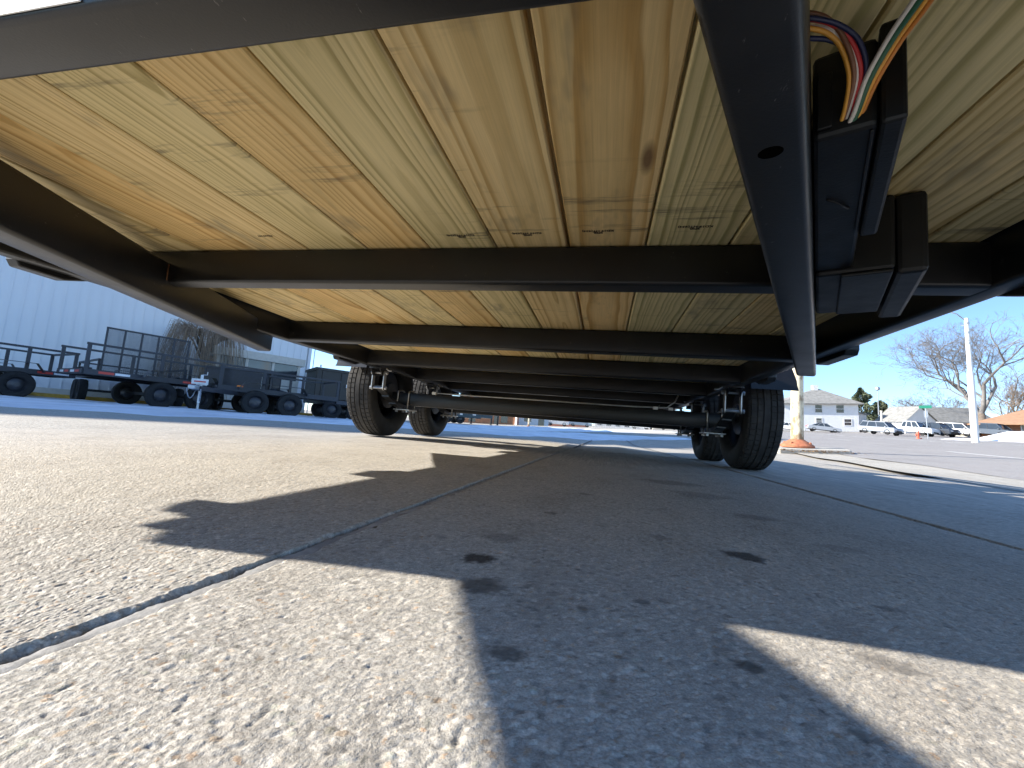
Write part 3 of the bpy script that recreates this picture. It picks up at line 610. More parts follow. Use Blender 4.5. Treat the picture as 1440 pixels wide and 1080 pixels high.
def snowsheet(name, pts, z, mat, seed, label=None, hgt=.02):
    # irregular low drift: grid in row coordinates
    (a0, a1), (n0, n1) = pts; A = lines(a0, a1, .3); N = lines(n0, n1, .2); vs = []
    for a in A:
        for n in N:
            e = min((a - a0), (a1 - a), (n - n0) * 1.4, (n1 - n) * 1.4); wv = float(vnoise(np.array(a * 1.1), np.array(n * 1.6), seed)) + .5 * float(vnoise(np.array(a * 3.1), np.array(n * 4.), seed + 1)); p = on_row(a, n)
            vs.append((p[0], p[1], Z(p[0], p[1]) + z + hgt * min(1, e / .5) * (wv - .45) * 1.6 - (.03 if e < .01 else 0)))
    k = len(N); o = MB().add(vs, [(i * k + j, i * k + j + 1, (i + 1) * k + j + 1, (i + 1) * k + j) for i in range(len(A) - 1) for j in range(k - 1)]).build(name, mat, None, smooth='all'); o['kind'] = 'structure'; return o
snowsheet('snow', ((-8, 9), (1.5, 4.6)), .0, 'snow', 3, hgt=.05)
snowsheet('snow', ((-9, 16), (4.7, 15.6)), .006, 'ice', 9, hgt=.03)
snowsheet('snow', ((8, 34), (1.5, 8)), -.01, 'snow', 21, hgt=.06)
# entrance vestibule at the end of the wall
vb = thing('entrance_porch', 'small flat-roofed entrance porch with windows at the end of the metal building', 'porch', on_row(6.2, 0, 0), (0, 0, rzL))
MB().box(-1.0, 2.0, -1.9, -1.78, .0, 1.35).build('wall', 'trim', vb); MB().box(-1.15, 2.15, -2.0, -.04, 2.0, 2.3).build('roof', 'trim', vb)
MB().box(1.88, 2.0, -1.779, -.04, 0, 1.35).build('wall', 'trim', vb)
for x in (-1.0, -.05, .9, 1.9): MB().box(x, x + .1, -1.9, -1.8, 1.35, 2.0).build('window_post', 'trim', vb)
for x0, x1 in ((-.9, -.05), (.05, .9), (1.0, 1.9)): MB().box(x0, x1, -1.86, -1.84, 1.35, 2.0).build('window_pane', 'glass', vb)

def wheel_small(parent, loc, r=.33, w=.2, proto={}):
    wh = bpy.data.objects.new('wheel', None); COL.objects.link(wh); wh.parent = parent; wh.location = loc
    k = (r, w)
    if k not in proto:
        ty = MB().lathe([(r * .58, -w * .36), (r * .78, -w / 2), (r * .94, -w * .46), (r, -w * .3), (r, w * .3), (r * .94, w * .46), (r * .78, w / 2), (r * .58, w * .36)], (0, 0, 0), 'x', 28).build('tyre', 'rubber', wh, smooth=True)
        rm = MB().lathe([(0, -w * .2), (r * .2, -w * .25), (r * .45, -w * .05), (r * .58, -w * .37), (r * .6, 0), (r * .58, w * .37), (r * .45, w * .05), (r * .2, w * .25), (0, w * .2)], (0, 0, 0), 'x', 20).build('rim', 'rimdark', wh, smooth=True); proto[k] = (ty, rm)
    else:
        for q in proto[k]: share(q, q.name.split('.')[0], wh)
    return wh
def chain(parent, a, b, sag, n=16):
    a, b = Vector(a), Vector(b); P = [a.lerp(b, k / n) + Vector((0, 0, -sag * 4 * (k / n) * (1 - k / n))) for k in range(n + 1)]; m = MB()
    for i in range(n):
        d = P[i + 1] - P[i]; m.bar(P[i] - d * .15, P[i + 1] + d * .15, .022 if i % 2 else .009, .009 if i % 2 else .022)
    o = m.build('safety_chain', 'galv', parent); o['kind'] = 'stuff'; return o
def meshpanel(parent, p0, ux, uz, w, h, mat, s=.05):
    p0, ux, uz = Vector(p0), Vector(ux), Vector(uz); m = MB(); nx, nz = int(w / s), int(h / (s * .6)); r = .004
    for i in range(-nz, nx + 1):
        for sg in (1, -1):
            a0 = (i * s, 0) if sg > 0 else ((i + nz) * s, 0); t0, t1 = 0, h; dx = sg * s / (s * .6)
            xa, xb = a0[0], a0[0] + dx * h
            ta, tb = 0., 1.
            for lim in (0, w):
                pass
            def clip(xa, xb):
                ta, tb = 0., 1.
                if abs(xb - xa) < 1e-9: return (ta, tb)
                for L, sgn in ((0, 1), (w, -1)):
                    tt = (L - xa) / (xb - xa); ina = (xa - L) * sgn >= 0; inb = (xb - L) * sgn >= 0
                    if not ina and not inb: return None
                    if not ina: ta = max(ta, tt)
                    if not inb: tb = min(tb, tt)
                return (ta, tb) if tb - ta > 1e-3 else None
            c = clip(xa, xb)
            if c: m.bar(p0 + ux * (xa + (xb - xa) * c[0]) + uz * h * c[0], p0 + ux * (xa + (xb - xa) * c[1]) + uz * h * c[1], .007, .007)
    o = m.build('wire_mesh', mat, parent); o['kind'] = 'stuff'; return o
def util_trailer(label, loc, rz, L, Wd, rail_h=.46, posts=5, solid=False, gate=False, tongue_=True, jack='white', tape=True, deck=.58, wy=.58, tag_plate=False, tl=1.25, group='trailers parked along the metal building'):
    # local frame: +X runs from the tail to the coupler, Y across
    t = thing('parked_trailer', label, 'trailer', loc, (0, 0, rz), group); S = 'steel2'
    for s in (-1, 1): MB().bar((0, s * Wd / 2, deck - .05), (L, s * Wd / 2, deck - .05), .06, .13).build('side_rail', S, t)
    for x in (0, L): MB().bar((x, -Wd / 2 + .03, deck - .05), (x, Wd / 2 - .03, deck - .05), .06, .128).build('end_rail', S, t)
    n = 9
    for k in range(n):
        y0 = -Wd / 2 + .035 + (Wd - .07) * k / n; MB().box(.035, L - .035, y0 + .004, y0 + (Wd - .07) / n - .004, deck - .03, deck + .01).build('plank', 'wood', t, props=dict(seed=float(k), pith_x=.02, pith_z=.03, pith_slope=.02, ring_freq=90., green=.3, warm=.3))
    if rail_h:
        for s in (-1, 1):
            MB().bar((-.02, s * Wd / 2, deck + rail_h), (L + .02, s * Wd / 2, deck + rail_h), .06, .05).build('top_rail', S, t)
            for k in range(posts): x = .03 + (L - .06) * k / (posts - 1); MB().bar((x, s * Wd / 2, deck + .015), (x, s * Wd / 2, deck + rail_h - .025), .07, .05).build('rail_post', S, t)
            if solid: MB().box(.07, L - .07, s * Wd / 2 - .015, s * Wd / 2 + .015, deck + .02, deck + rail_h - .03).build('side_panel', S, t)
        MB().bar((L, -Wd / 2 + .03, deck + rail_h), (L, Wd / 2 - .03, deck + rail_h), .06, .05).build('front_top_rail', S, t)
        if solid: MB().box(L - .015, L + .015, -Wd / 2 + .04, Wd / 2 - .04, deck + .02, deck + rail_h - .03).build('front_panel', S, t)
    for k in (0, 1):
        x = L * wy - .43 + .86 * k if L * wy else 0
        for s in (-1, 1): wheel_small(t, (0, 0, 0)).location = (L * (1 - wy) - .43 + .86 * k, s * (Wd / 2 + .14), .33)
        MB().bar((L * (1 - wy) - .43 + .86 * k, -Wd / 2 - .05, .34), (L * (1 - wy) - .43 + .86 * k, Wd / 2 + .05, .34), .07, .07).build('axle', 'steel', t)
    for c in t.children:
        if c.name.startswith('wheel'): c.rotation_euler = (0, 0, pi / 2)
    for s in (-1, 1):
        xa = L * (1 - wy); pr = [(xa - .86, deck - .05), (xa - .72, deck + .16), (xa + .72, deck + .16), (xa + .86, deck - .05)]; m = MB()
        for (x0, z0), (x1, z1) in zip(pr[:-1], pr[1:]): m.add([(x0, s * (Wd / 2 + .04), z0), (x0, s * (Wd / 2 + .27), z0), (x1, s * (Wd / 2 + .27), z1), (x1, s * (Wd / 2 + .04), z1)] + [(x0, s * (Wd / 2 + .04), z0 - .006), (x0, s * (Wd / 2 + .27), z0 - .006), (x1, s * (Wd / 2 + .27), z1 - .006), (x1, s * (Wd / 2 + .04), z1 - .006)], [(0, 1, 2, 3), (7, 6, 5, 4), (0, 4, 5, 1), (2, 6, 7, 3), (1, 5, 6, 2), (0, 3, 7, 4)])
        m.build('fender', S, t)
    if tape:
        for x0, mt in ((.25, 'red_tape'), (.55, 'white_tape'), (L * .45, 'red_tape'), (L * .45 + .3, 'white_tape'), (L - .7, 'red_tape'), (L - .4, 'white_tape')):
            for s in (-1, 1): MB().box(x0, x0 + .28, s * (Wd / 2 + .0305), s * (Wd / 2 + .0325), deck - .075, deck - .02).build('tape_or_glare_strip', mt, t)
        for y0, mt in ((-.8, 'red_tape'), (-.45, 'white_tape'), (.0, 'red_tape'), (.4, 'white_tape')): MB().box(-.0325, -.0305, y0, y0 + .3, deck - .075, deck - .02).build('tape_or_glare_strip', mt, t)
    if tongue_:
        for s in (-1, 1): MB().bar((L - .02, s * Wd * .42, deck - .13), (L + tl, s * .06, deck - .13), .07, .11).build('tongue_rail', S, t)
        MB().box(L + tl - .05, L + tl + .3, -.07, .07, deck - .17, deck - .07).build('coupler', 'galv', t, bevel=.02)
        jm = 'white_metal' if jack == 'white' else 'steel'
        jo = MB().lathe([(.03, -.05), (.03, .62)], (L + tl - .25, .0, deck - .42), n=12, cap=True).build('jack', jm, t); MB().lathe([(.024, 0), (.024, .2)], (L + tl - .25, 0, .012), n=10, cap=True).build('jack_leg', 'galv', jo)
        MB().lathe([(.08, 0), (.08, .012)], (L + tl - .25, 0, 0), n=12, cap=True).build('jack_foot', 'galv', jo)
        MB().tube([(L + tl - .25, 0, deck + .2), (L + tl - .25, .1, deck + .21), (L + tl - .25, .1, deck + .28)], .012, 6).build('jack_handle', 'galv', jo)
        chain(t, (L + tl - .15, .06, deck - .18), (L + tl + .2, .16, deck - .16), .26); chain(t, (L + tl - .15, -.06, deck - .18), (L + tl + .25, -.1, deck - .16), .20)
        if tag_plate: MB().box(L + tl - .17, L + tl - .155, -.17, .17, deck - .03, deck + .10).build('white_tag', 'white_metal', t); MB().box(L + tl - .1545, L + tl - .1525, -.12, .12, deck + .02, deck + .05).build('tag_print', 'red_tape', t)
    if gate:
        gh = 1.35; g0 = MB(); S2 = S
        for z in (.0, gh): MB().bar((-.06, -Wd / 2 + .02, deck + z), (-.06, Wd / 2 - .02, deck + z), .05, .05).build('gate_bar', S2, t)
        for k in range(6): y = -Wd / 2 + .045 + (Wd - .09) * k / 5; MB().bar((-.06, y, deck + .025), (-.06, y, deck + gh - .025), .055 if k in (0, 5) else .045, .045).build('gate_upright', S2, t)
        meshpanel(t, (-.06, -Wd / 2 + .05, deck + .03), (0, 1, 0), (0, 0, 1), Wd - .1, gh - .06, S)
    return t
def zat(x, y): return (x, y, Z(x, y))
# open rail trailer, broadside to us, tail to the left
c0 = Vector((-11.37, 7.40, 0)); lr = Vector((.33, .944, 0)); rz = atan2(lr.y, lr.x); ctr = c0 + Vector((-lr.y, lr.x, 0)) * 1.0
util_trailer('charcoal open-rail utility trailer parked broadside with its tandem wheels facing us', zat(ctr.x, ctr.y), rz, 4.3, 2.0, rail_h=.60, posts=4, deck=.80 - .02, tongue_=False, wy=.56)
# gate trailer behind, tail with upright mesh gate towards us
gd = (Vector((-13.27, 11.39, 0)) - Vector((-14.15, 9.5, 0))).normalized(); gm = Vector((-13.7, 10.45, 0)); rzg = atan2(gd.y, gd.x) + pi / 2
util_trailer('charcoal trailer with a tall upright mesh ramp gate behind the open-rail trailer', zat(gm.x, gm.y), rzg, 3.2, 2.1, rail_h=.4, posts=3, gate=True, tongue_=False, tape=False, deck=.86)
# a second trailer at the left frame edge, with mesh tail
util_trailer('charcoal trailer cut off by the left edge, with red and white tape', zat(-15.6, 5.6), rz + .03, 3.5, 2.0, rail_h=.55, posts=5, gate=False, tongue_=False, deck=.74, wy=.42)
# solid-sided trailer whose tongue with the white tag points at us
p0, p1 = Vector((-10.6, 10.9, 0)), Vector((-8.95, 8.05, 0)); d = (p1 - p0).normalized(); base = p1 - d * (2.4 + 2.75)
t2 = util_trailer('low solid-sided charcoal trailer, white tag and chain on its tongue', zat(base.x, base.y), atan2(d.y, d.x), 2.4, 1.5, rail_h=.60, posts=3, solid=True, tag_plate=True, deck=.68, tl=2.65, tape=False)
MB().box(2.4155, 2.43, .1, .26, .74, .82).build('marker_lamp', 'amber', t2, bevel=.01); MB().box(2.431, 2.434, -.7, .7, .69, .71).build('light_strip', 'galv', t2)
# rail trailer at right of the row with white jack and hanging chains
q0, q1 = Vector((-9.5, 10.7, 0)), Vector((-8.12, 12.5, 0)); d = (q1 - q0).normalized()
t3 = util_trailer('charcoal rail trailer with white jack and looped chains beside the near tyre', zat(q0.x - d.x * 1.2, q0.y - d.y * 1.2), atan2(d.y, d.x), 3.1, 1.5, rail_h=.50, posts=4, deck=.70, tape=False)
chain(t3, (4.15, -.1, .52), (4.6, -.12, .54), .36)
# dump trailer
dt = thing('dump_trailer', 'black dump trailer with tall steel box behind the white jack', 'trailer', zat(-11.0, 14.9), (0, 0, atan2(1.3, 1.15)))
MB().box(-.2, 3.4, -1.0, 1.0, .75, 1.90).build('dump_box', 'steel', dt, bevel=.02); MB().box(-.25, 3.45, -1.06, 1.06, 1.82, 1.92).build('top_rim', 'steel', dt); MB().bar((-.3, 0, .62), (4.6, 0, .62), .7, .14).build('frame', 'steel', dt)
for x in (.0, .7, 1.5, 2.3, 3.2): MB().box(x, x + .08, -1.045, -1.0015, .76, 1.81).build('box_stake', 'steel', dt)
MB().box(.9, 1.6, -1.07, -1.046, 1.25, 1.38).build('decal', 'galv', dt); MB().box(2.6, 3.0, -1.062, -1.046, .80, .90).build('tape_or_glare_strip', 'red_tape', dt)
for x in (.5, 1.4):
    for s in (-1, 1): wheel_small(dt, (x, s * .95, .36), .36).rotation_euler = (0, 0, pi / 2)
MB().tube([(-.1, -1.05, 1.9), (-.1, -1.05, 2.02)], .03, 8).build('tarp_knob', 'white_metal', dt)
# amber side marker lamp on solid trailer
# weeping tree with bare drooping twigs
def weeping(label, x, y, H, Rr):
    t = thing('weeping_tree', label, 'tree', (x, y, Z(x, y)), (0, 0, 0)); rn = random.Random(4)
    MB().tube([(0, 0, -.1), (.02, .0, .8), (-.03, .02, H * .72)], [.13, .10, .075], 10).build('trunk', 'bark', t, smooth='all'); m = MB(); lb = MB()
    for k in range(22):
        a = rn.uniform(0, 2 * pi); r = Rr * rn.uniform(.35, .75); top = Vector((r * cos(a), r * sin(a), H * rn.uniform(.9, 1.02))); b0 = Vector((0, 0, H * rn.uniform(.55, .72)))
        P = [b0, b0.lerp(top, .5) + Vector((0, 0, .18)), top]; lb.tube(P, [.045, .03, .016], 6)
        for q in range(24):
            a2 = a + rn.gauss(0, .5); s0 = P[1].lerp(P[2], rn.random()) ; rr = Rr * rn.uniform(.5, 1.05); e = Vector((rr * cos(a2), rr * sin(a2), H * rn.uniform(.12, .45))); mid = Vector((rr * .85 * cos(a2), rr * .85 * sin(a2), H * rn.uniform(.86, 1.04)))
            pts = [s0, s0.lerp(mid, .6) + Vector((0, 0, .05)), mid, mid.lerp(e, .5) + Vector((cos(a2) * .1, sin(a2) * .1, 0)), e + Vector((rn.gauss(0, .1), rn.gauss(0, .1), 0))]; m.tube(pts, [.008, .006, .005, .004, .003], 3, False)
    lb.build('limbs', 'bark', t, smooth='all'); m.build('crown', 'twig', t); return t
weeping('bare brown weeping tree drooping behind the trailer gate', -14.5, 13.05, 3.1, 1.35)
# ------------------------------------------------------------------ right: street side
UP = (.035, -.055)        # the street is level where the lot is not: its things stand square to it
def sthing(name, label, cat, x, y, rz=0, group=None, dz=0, tilt=UP): return thing(name, label, cat, (x, y, Z(x, y) + dz), (tilt[0], tilt[1], rz), group)
def rustpost():
    m, t, b = newmat('cream_paint_with_rust'); v = coord(t)
    n = noise(t, mapping(t, v, (1.2, 1.2, .5)), 7, 6, .7); s = nd(t, 'ShaderNodeSeparateXYZ'); t.links.new(v, s.inputs[0])
    low = ramp(t, mth(t, 'MULTIPLY', s.outputs[2], .9), [(.0, .26), (.35, .08), (1, .0)])
    f = ramp(t, mth(t, 'ADD', n, low), [(.52, 0.), (.66, 1.)]); c = mixc(t, f, (.74, .66, .48), (.30, .20, .11)); c = mixc(t, ramp(t, noise(t, v, 26, 4), [(.55, 0.), (.7, .6)]), c, (.42, .33, .2))
    t.links.new(c, b.inputs['Base Color']); b.inputs['Roughness'].default_value = .7; return m
M['rustpost'] = rustpost(); M['rust'] = simple('red_rust', (.42, .15, .075), .85, var=.35, scale=14, bmp=.006, bscale=50)
M['leaf_litter'] = simple('dry_leaves', (.20, .12, .055), .95, var=.4, scale=30)
px_, py_ = 4.13, 9.59
lp = sthing('light_post', 'cream painted steel post with rusty red base plate at the kerb corner', 'post', px_, py_, dz=.09, tilt=(.02, -.02))
MB().lathe([(.112, .06), (.110, 1.2), (.106, 6.5)], (0, 0, 0), n=28, cap=True).build('pole', 'rustpost', lp, smooth=True)
MB().lathe([(.29, 0), (.295, .035), (.27, .06), (.21, .10), (.15, .135), (.125, .155), (.113, .158)], (0, 0, 0), n=28).build('base_flange', 'rust', lp, smooth=True)
for k in range(4): a = pi / 4 + k * pi / 2; MB().lathe([(.022, .05), (.022, .105), (.012, .112)], (.235 * cos(a), .235 * sin(a), 0), n=6, cap=True).build('anchor_bolt', 'rust', lp)
pd = MB().prism([(-.52, -.55), (.75, -.42), (.95, .1), (.6, .75), (-.5, .7)], lambda p, q, t: (p, q, t), -.12, .085).build('post_plinth', 'kerb', None, bevel=.03, loc=(px_, py_, Z(px_, py_))); pd.rotation_euler = (UP[0], UP[1], 0)
tag(pd, 'pale concrete plinth under the rusty post at the kerb corner', 'plinth')
lv = MB(); rr = random.Random(3)
for k in range(90):
    x = px_ + rr.gauss(.1, .35); y = py_ - .62 + rr.gauss(0, .10); z = Z(x, y) + .03 + rr.random() * .03; a = rr.random() * 6.3; s_ = rr.uniform(.02, .05)
    lv.add([(x + s_ * cos(a), y + s_ * sin(a), z), (x - s_ * sin(a) * .5, y + s_ * cos(a) * .5, z + .02 * rr.random()), (x - s_ * cos(a), y - s_ * sin(a), z + .01), (x + s_ * sin(a) * .5, y - s_ * cos(a) * .5, z)], [(0, 1, 2, 3)])
tag(lv.build('leaf_litter', 'leaf_litter'), 'dry brown leaves blown against the post plinth', 'leaves', kind='stuff')
# house
M['siding'] = simple('white_siding', (.74, .74, .74), .6, var=.04, scale=1.5); M['shingle'] = simple('grey_shingles', (.24, .235, .22), .9, var=.25, scale=2, bmp=.02, bscale=9); M['brick'] = simple('orange_brick', (.45, .20, .10), .85, var=.2, scale=3); M['tan_roof'] = simple('tan_roof', (.36, .21, .125), .85, var=.15, scale=2)
M['red_roof'] = simple('red_brown_roof', (.30, .13, .09), .85, var=.2, scale=1.5)
def hip(m, x0, x1, y0, y1, z0, h, ov=.5, ridge=None):
    x0 -= ov; x1 += ov; y0 -= ov; y1 += ov; d = min((y1 - y0) / 2, (x1 - x0) / 2 - .2); rx0, rx1 = (x0 + d, x1 - d) if ridge is None else ridge; yc = (y0 + y1) / 2
    m.add([(x0, y0, z0), (x1, y0, z0), (x1, y1, z0), (x0, y1, z0), (rx0, yc, z0 + h), (rx1, yc, z0 + h), (x0, y0, z0 - .15), (x1, y0, z0 - .15), (x1, y1, z0 - .15), (x0, y1, z0 - .15)], [(0, 1, 5, 4), (1, 2, 5), (2, 3, 4, 5), (3, 0, 4), (0, 6, 7, 1), (1, 7, 8, 2), (2, 8, 9, 3), (3, 9, 6, 0), (6, 9, 8, 7)])
    return m
def window(parent, x0, x1, z0, z1, y, fr='siding', sash=True):
    w = MB().box(x0, x1, y - .03, y - .005, z0, z1).build('window', 'glass', parent)
    for a, b, c, d in ((x0 - .1, x1 + .1, z1, z1 + .1), (x0 - .1, x1 + .1, z0 - .1, z0), (x0 - .1, x0, z0, z1), (x1, x1 + .1, z0, z1)): MB().box(a, b, y - .06, y - .004, c, d).build('frame', fr, w)
    if sash: MB().box(x0, x1, y - .05, y - .031, (z0 + z1) / 2 - .04, (z0 + z1) / 2 + .04).build('sash_bar', fr, w)
hs = sthing('white_house', 'two-storey white house with grey hip roof and small chimney', 'house', 46.2, 90, pi, dz=-.25)
hs.rotation_euler = (-UP[0], -UP[1], pi)     # local +x runs to the left in view, local +y towards us -> mirrored below
hs.rotation_euler = (UP[0], UP[1], -.06)
MB().box(-12.6, 0, 0, 9.5, 0, 5.5).build('wall', 'siding', hs)
rf = hip(MB(), -12.6, 0, 0, 9.5, 5.5, 3.1, .7, (-5.2, -4.4)).build('roof', 'shingle', hs); MB().box(-5.6, -4.7, 4.2, 5.1, 7.8, 9.3).build('chimney', 'siding', rf); MB().box(-2.9, -2.5, 2.2, 2.6, 6.7, 7.1).build('roof_vent', 'siding', rf)
MB().box(-12.6, 0, -.02, 0, 0, .35).build('foundation', 'kerb', hs)
for x0, x1, z0, z1 in ((-6.9, -5.8, 3.8, 5.2), (-3.5, -2.3, 3.8, 5.2), (-6.8, -5.9, 1.7, 2.7), (-2.3, -1.2, 1.5, 2.6)): window(hs, x0, x1, z0, z1, 0)
MB().box(0, 3.0, 4, 9.5, 0, 3.9).build('annex', 'siding', hs); MB().add([(0, 3.6, 4.5), (3.3, 3.6, 3.7), (3.3, 9.8, 3.7), (0, 9.8, 4.5), (0, 3.6, 4.2), (3.3, 3.6, 3.5), (3.3, 9.8, 3.5), (0, 9.8, 4.2)], [(0, 1, 2, 3), (0, 4, 5, 1), (1, 5, 6, 2), (4, 7, 6, 5)]).build('annex_roof', 'shingle', hs)
MB().box(-17, -12.6, 2.5, 9.5, 0, 4.9).build('wing', 'siding', hs); hip(MB(), -17, -11.5, 2.5, 9.5, 4.9, 1.9, .5).build('wing_roof', 'shingle', hs)
MB().box(-17, -12.7, .6, 2.45, 2.35, 2.6).build('porch_roof', 'shingle', hs)
for x in (-16.8, -15.3, -13.4): MB().box(x, x + .18, .7, .88, 0, 2.34).build('porch_post', 'siding', hs)
window(hs, -16, -15.2, 3.2, 4.4, 2.5); window(hs, -14.3, -13.5, 3.2, 4.4, 2.5)
fn = MB()
for k in range(11): MB().box(.3 + .21 * k, .48 + .21 * k, 2.9, 2.94, 0, 1.9).build('fence_board', 'bark', hs)
# garage and other buildings
ga = sthing('white_garage', 'white gabled garage with long grey roof behind the parked cars', 'garage', 55, 88.5, .20, dz=-.2)
MB().box(0, 13, 0, 8, 0, 2.4).build('wall', 'siding', ga)
MB().add([(0, 0, 2.4), (0, 8, 2.4), (0, 4, 4.7)], [(0, 1, 2)]).build('gable', 'siding', ga)
gf = Vector((1, 0, 0)); MB().add([(-.4, -.5, 2.2), (13.4, -.5, 2.2), (13.4, 4, 4.95), (-.4, 4, 4.95), (-.4, 8.5, 2.2), (13.4, 8.5, 2.2)] + [(-.4, -.5, 2.05), (13.4, -.5, 2.05), (13.4, 4, 4.8), (-.4, 4, 4.8), (-.4, 8.5, 2.05), (13.4, 8.5, 2.05)], [(0, 1, 2, 3), (3, 2, 5, 4), (0, 6, 7, 1), (0, 3, 9, 6), (3, 4, 10, 9), (6, 9, 8, 7), (9, 10, 11, 8)]).build('roof', 'shingle', ga)
gb = sthing('garage_wing', 'low white gable wing with pointed front beside the white garage', 'garage', 53.3, 86, .2, dz=-.2)
MB().box(-2.6, 2.6, 0, 6, 0, 2.3).build('wall', 'siding', gb); MB().add([(-2.6, 0, 2.3), (2.6, 0, 2.3), (0, 0, 4.6)], [(0, 1, 2)]).build('gable', 'siding', gb)
MB().add([(-3, -.3, 2.0), (0, -.3, 4.75), (3, -.3, 2.0), (-3, 6, 2.0), (0, 6, 4.75), (3, 6, 2.0)], [(0, 1, 4, 3), (1, 2, 5, 4)]).build('roof', 'shingle', gb)
ob = sthing('orange_brick_building', 'low orange brick building with tan hip roof at the right edge', 'building', 47.9, 66.8, -.62, dz=.1)
MB().box(0, 16, 0, 9, 0, 1.75).build('wall', 'brick', ob); hip(MB(), 0, 16, 0, 9, 1.72, 2.1, 1.0).build('roof', 'tan_roof', ob)
window(ob, 3.6, 5.2, .3, 1.5, 0, 'siding'); MB().box(5.9, 6.8, -.04, -.003, 0, 1.6).build('door', 'glass', ob)
rb = sthing('red_roof_building', 'far low building with red-brown roof beyond the pickup', 'building', 61, 108, .15, dz=.2)
MB().box(0, 10, 0, 6, 0, 1.4).build('wall', 'trim', rb); hip(MB(), 0, 10, 0, 6, 1.4, 1.0).build('roof', 'red_roof', rb)
# trees
def limb(m, p, d, L, r, depth, rn, spread, up):
    n = 3; pts = [p]; q = p.copy(); dd = d.copy()
    for i in range(n): dd = (dd + Vector((rn.gauss(0, .10), rn.gauss(0, .10), rn.gauss(up, .06)))).normalized(); q = q + dd * (L / n); pts.append(q.copy())
    r = max(r, .015); m.tube(pts, [r, r * .87, r * .74, r * .6], 6 if depth > 3 else (4 if depth > 1 else 3), False)
    if depth == 0: return
    k = 3 if depth > 3 else rn.choice((2, 2, 3, 3))
    for i in range(k):
        t = rn.uniform(.45, 1.) if i else 1.; b = pts[0].lerp(pts[-1], t) if t < 1 else pts[-1]
        ax = Vector((rn.gauss(0, 1), rn.gauss(0, 1), rn.gauss(0, .6))); ax = (ax - dd * ax.dot(dd)).normalized(); nd_ = (dd + ax * rn.uniform(.5, 1.0) * spread).normalized()
        limb(m, b, nd_, L * rn.uniform(.62, .85), r * (.62 if i == 0 else rn.uniform(.36, .55)), depth - 1, rn, spread, up)
def baretree(label, x, y, H, seed, mat='twig_grey', depth=7, r=.4, dz=-.2, group='bare winter trees across the street', trunkh=.2, spread=.8):
    t = sthing('bare_tree', label, 'tree', x, y, seed, group, dz); rn = random.Random(seed); m = MB(); h0 = H * trunkh
    MB().tube([(0, 0, -.3), (0, 0, h0 * .5), (.05, 0, h0)], [r * 1.25, r * 1.02, r * .95], 12).build('trunk', 'bark', t, smooth='all')
    for k in range(4): a = k * 1.57 + rn.uniform(-.4, .4); limb(m, Vector((0, 0, h0 * rn.uniform(.8, 1))), Vector((cos(a) * .55 * spread, sin(a) * .55 * spread, 1)).normalized(), H * .30, r * rn.uniform(.45, .75), depth - 1, rn, spread, .02)
    m.build('crown', mat, t, smooth='all'); return t
baretree('large spreading bare tree behind the white utility pole', 61, 84.5, 17.5, 11, r=.5, depth=8, spread=1.0)
baretree('bare tree at the right edge behind the orange brick building', 76, 97, 12.5, 5, r=.35)
baretree('small bare tree beyond the pickup with thin grey twigs', 67.5, 111, 8.5, 8, r=.22, depth=7)
baretree('small bare tree rising over the garage roof', 69.5, 105, 8.0, 9, r=.22, depth=7)
baretree('bare twiggy tree between the large tree and the orange roof', 70, 92, 8.5, 14, r=.25, mat='twig', depth=7)
M['needle'] = simple('pine_needles', (.11, .13, .075), .8, var=.45, scale=.7)
def pine(label, x, y, H, Rr, seed):
    t = sthing('pine_tree', label, 'tree', x, y, 0, 'pine trees behind the white house', -.2); rn = random.Random(seed)
    MB().tube([(0, 0, -.2), (0, 0, H * .9)], [.28, .05], 8).build('trunk', 'bark', t); m = MB()
    for k in range(5200):
        u = rn.random() ** .8; z = H * (.06 + .94 * u); lob = .72 + .28 * sin(z * 2.3 + 3 * sin(seed)) ; rad_ = Rr * (1 - u) ** .62 * lob; a = rn.uniform(0, 2 * pi); rr_ = rad_ * (rn.random() ** .35) * (1 + .25 * sin(3 * a + z)); c = Vector((rr_ * cos(a), rr_ * sin(a), z + rn.gauss(0, .12))); s_ = rn.uniform(.2, .5)
        d1 = Vector((cos(a), sin(a), rn.uniform(-.5, .3))).normalized() * s_; d2 = Vector((rn.gauss(0, 1), rn.gauss(0, 1), rn.gauss(0, 1))).normalized() * s_ * .5; m.add([c - d2, c + d1, c + d2, c - d1 * .4], [(0, 1, 2, 3)])
    m.build('crown', 'needle', t); return t
pine('taller dark pine tree just right of the white house', 59.5, 115, 10.6, 4.4, 3); pine('shorter bushy pine tree behind the thin lamp pole', 62.6, 113.5, 7.4, 4.2, 6)
# poles and signs
up_ = thing('utility_pole', 'tall white utility pole with hardware at its top beside the street', 'pole', (23.43, 32.76, Z(23.43, 32.76) - .1), (.055, -.075, 0))
MB().lathe([(.19, 0), (.175, 3.5), (.16, 4.6)], (0, 0, 0), n=16, cap=True).build('lower_pole', 'white_metal', up_, smooth=True); MB().lathe([(.135, 4.601), (.11, 8.1)], (0, 0, 0), n=14, cap=True).build('upper_pole', 'white_metal', up_, smooth=True)
MB().tube([(0, 0, 7.9), (-.5, 0, 8.4), (-1.2, .1, 8.75)], .035, 6).build('bracket_arm', 'galv', up_, smooth='all')
for z in (6.4, 7.1, 7.7): MB().lathe([(.14, z), (.14, z + .12)], (0, 0, 0), n=12, cap=True).build('collar', 'galv', up_)
for a, z in ((0, 7.3), (2.2, 7.6), (4, 6.6)): MB().tube([(0, 0, z), (.3 * cos(a), .3 * sin(a), z + .1)], .03, 6).build('peg', 'galv', up_)
M['sign_green'] = simple('green_sign', (.02, .22, .14), .4, var=.05)
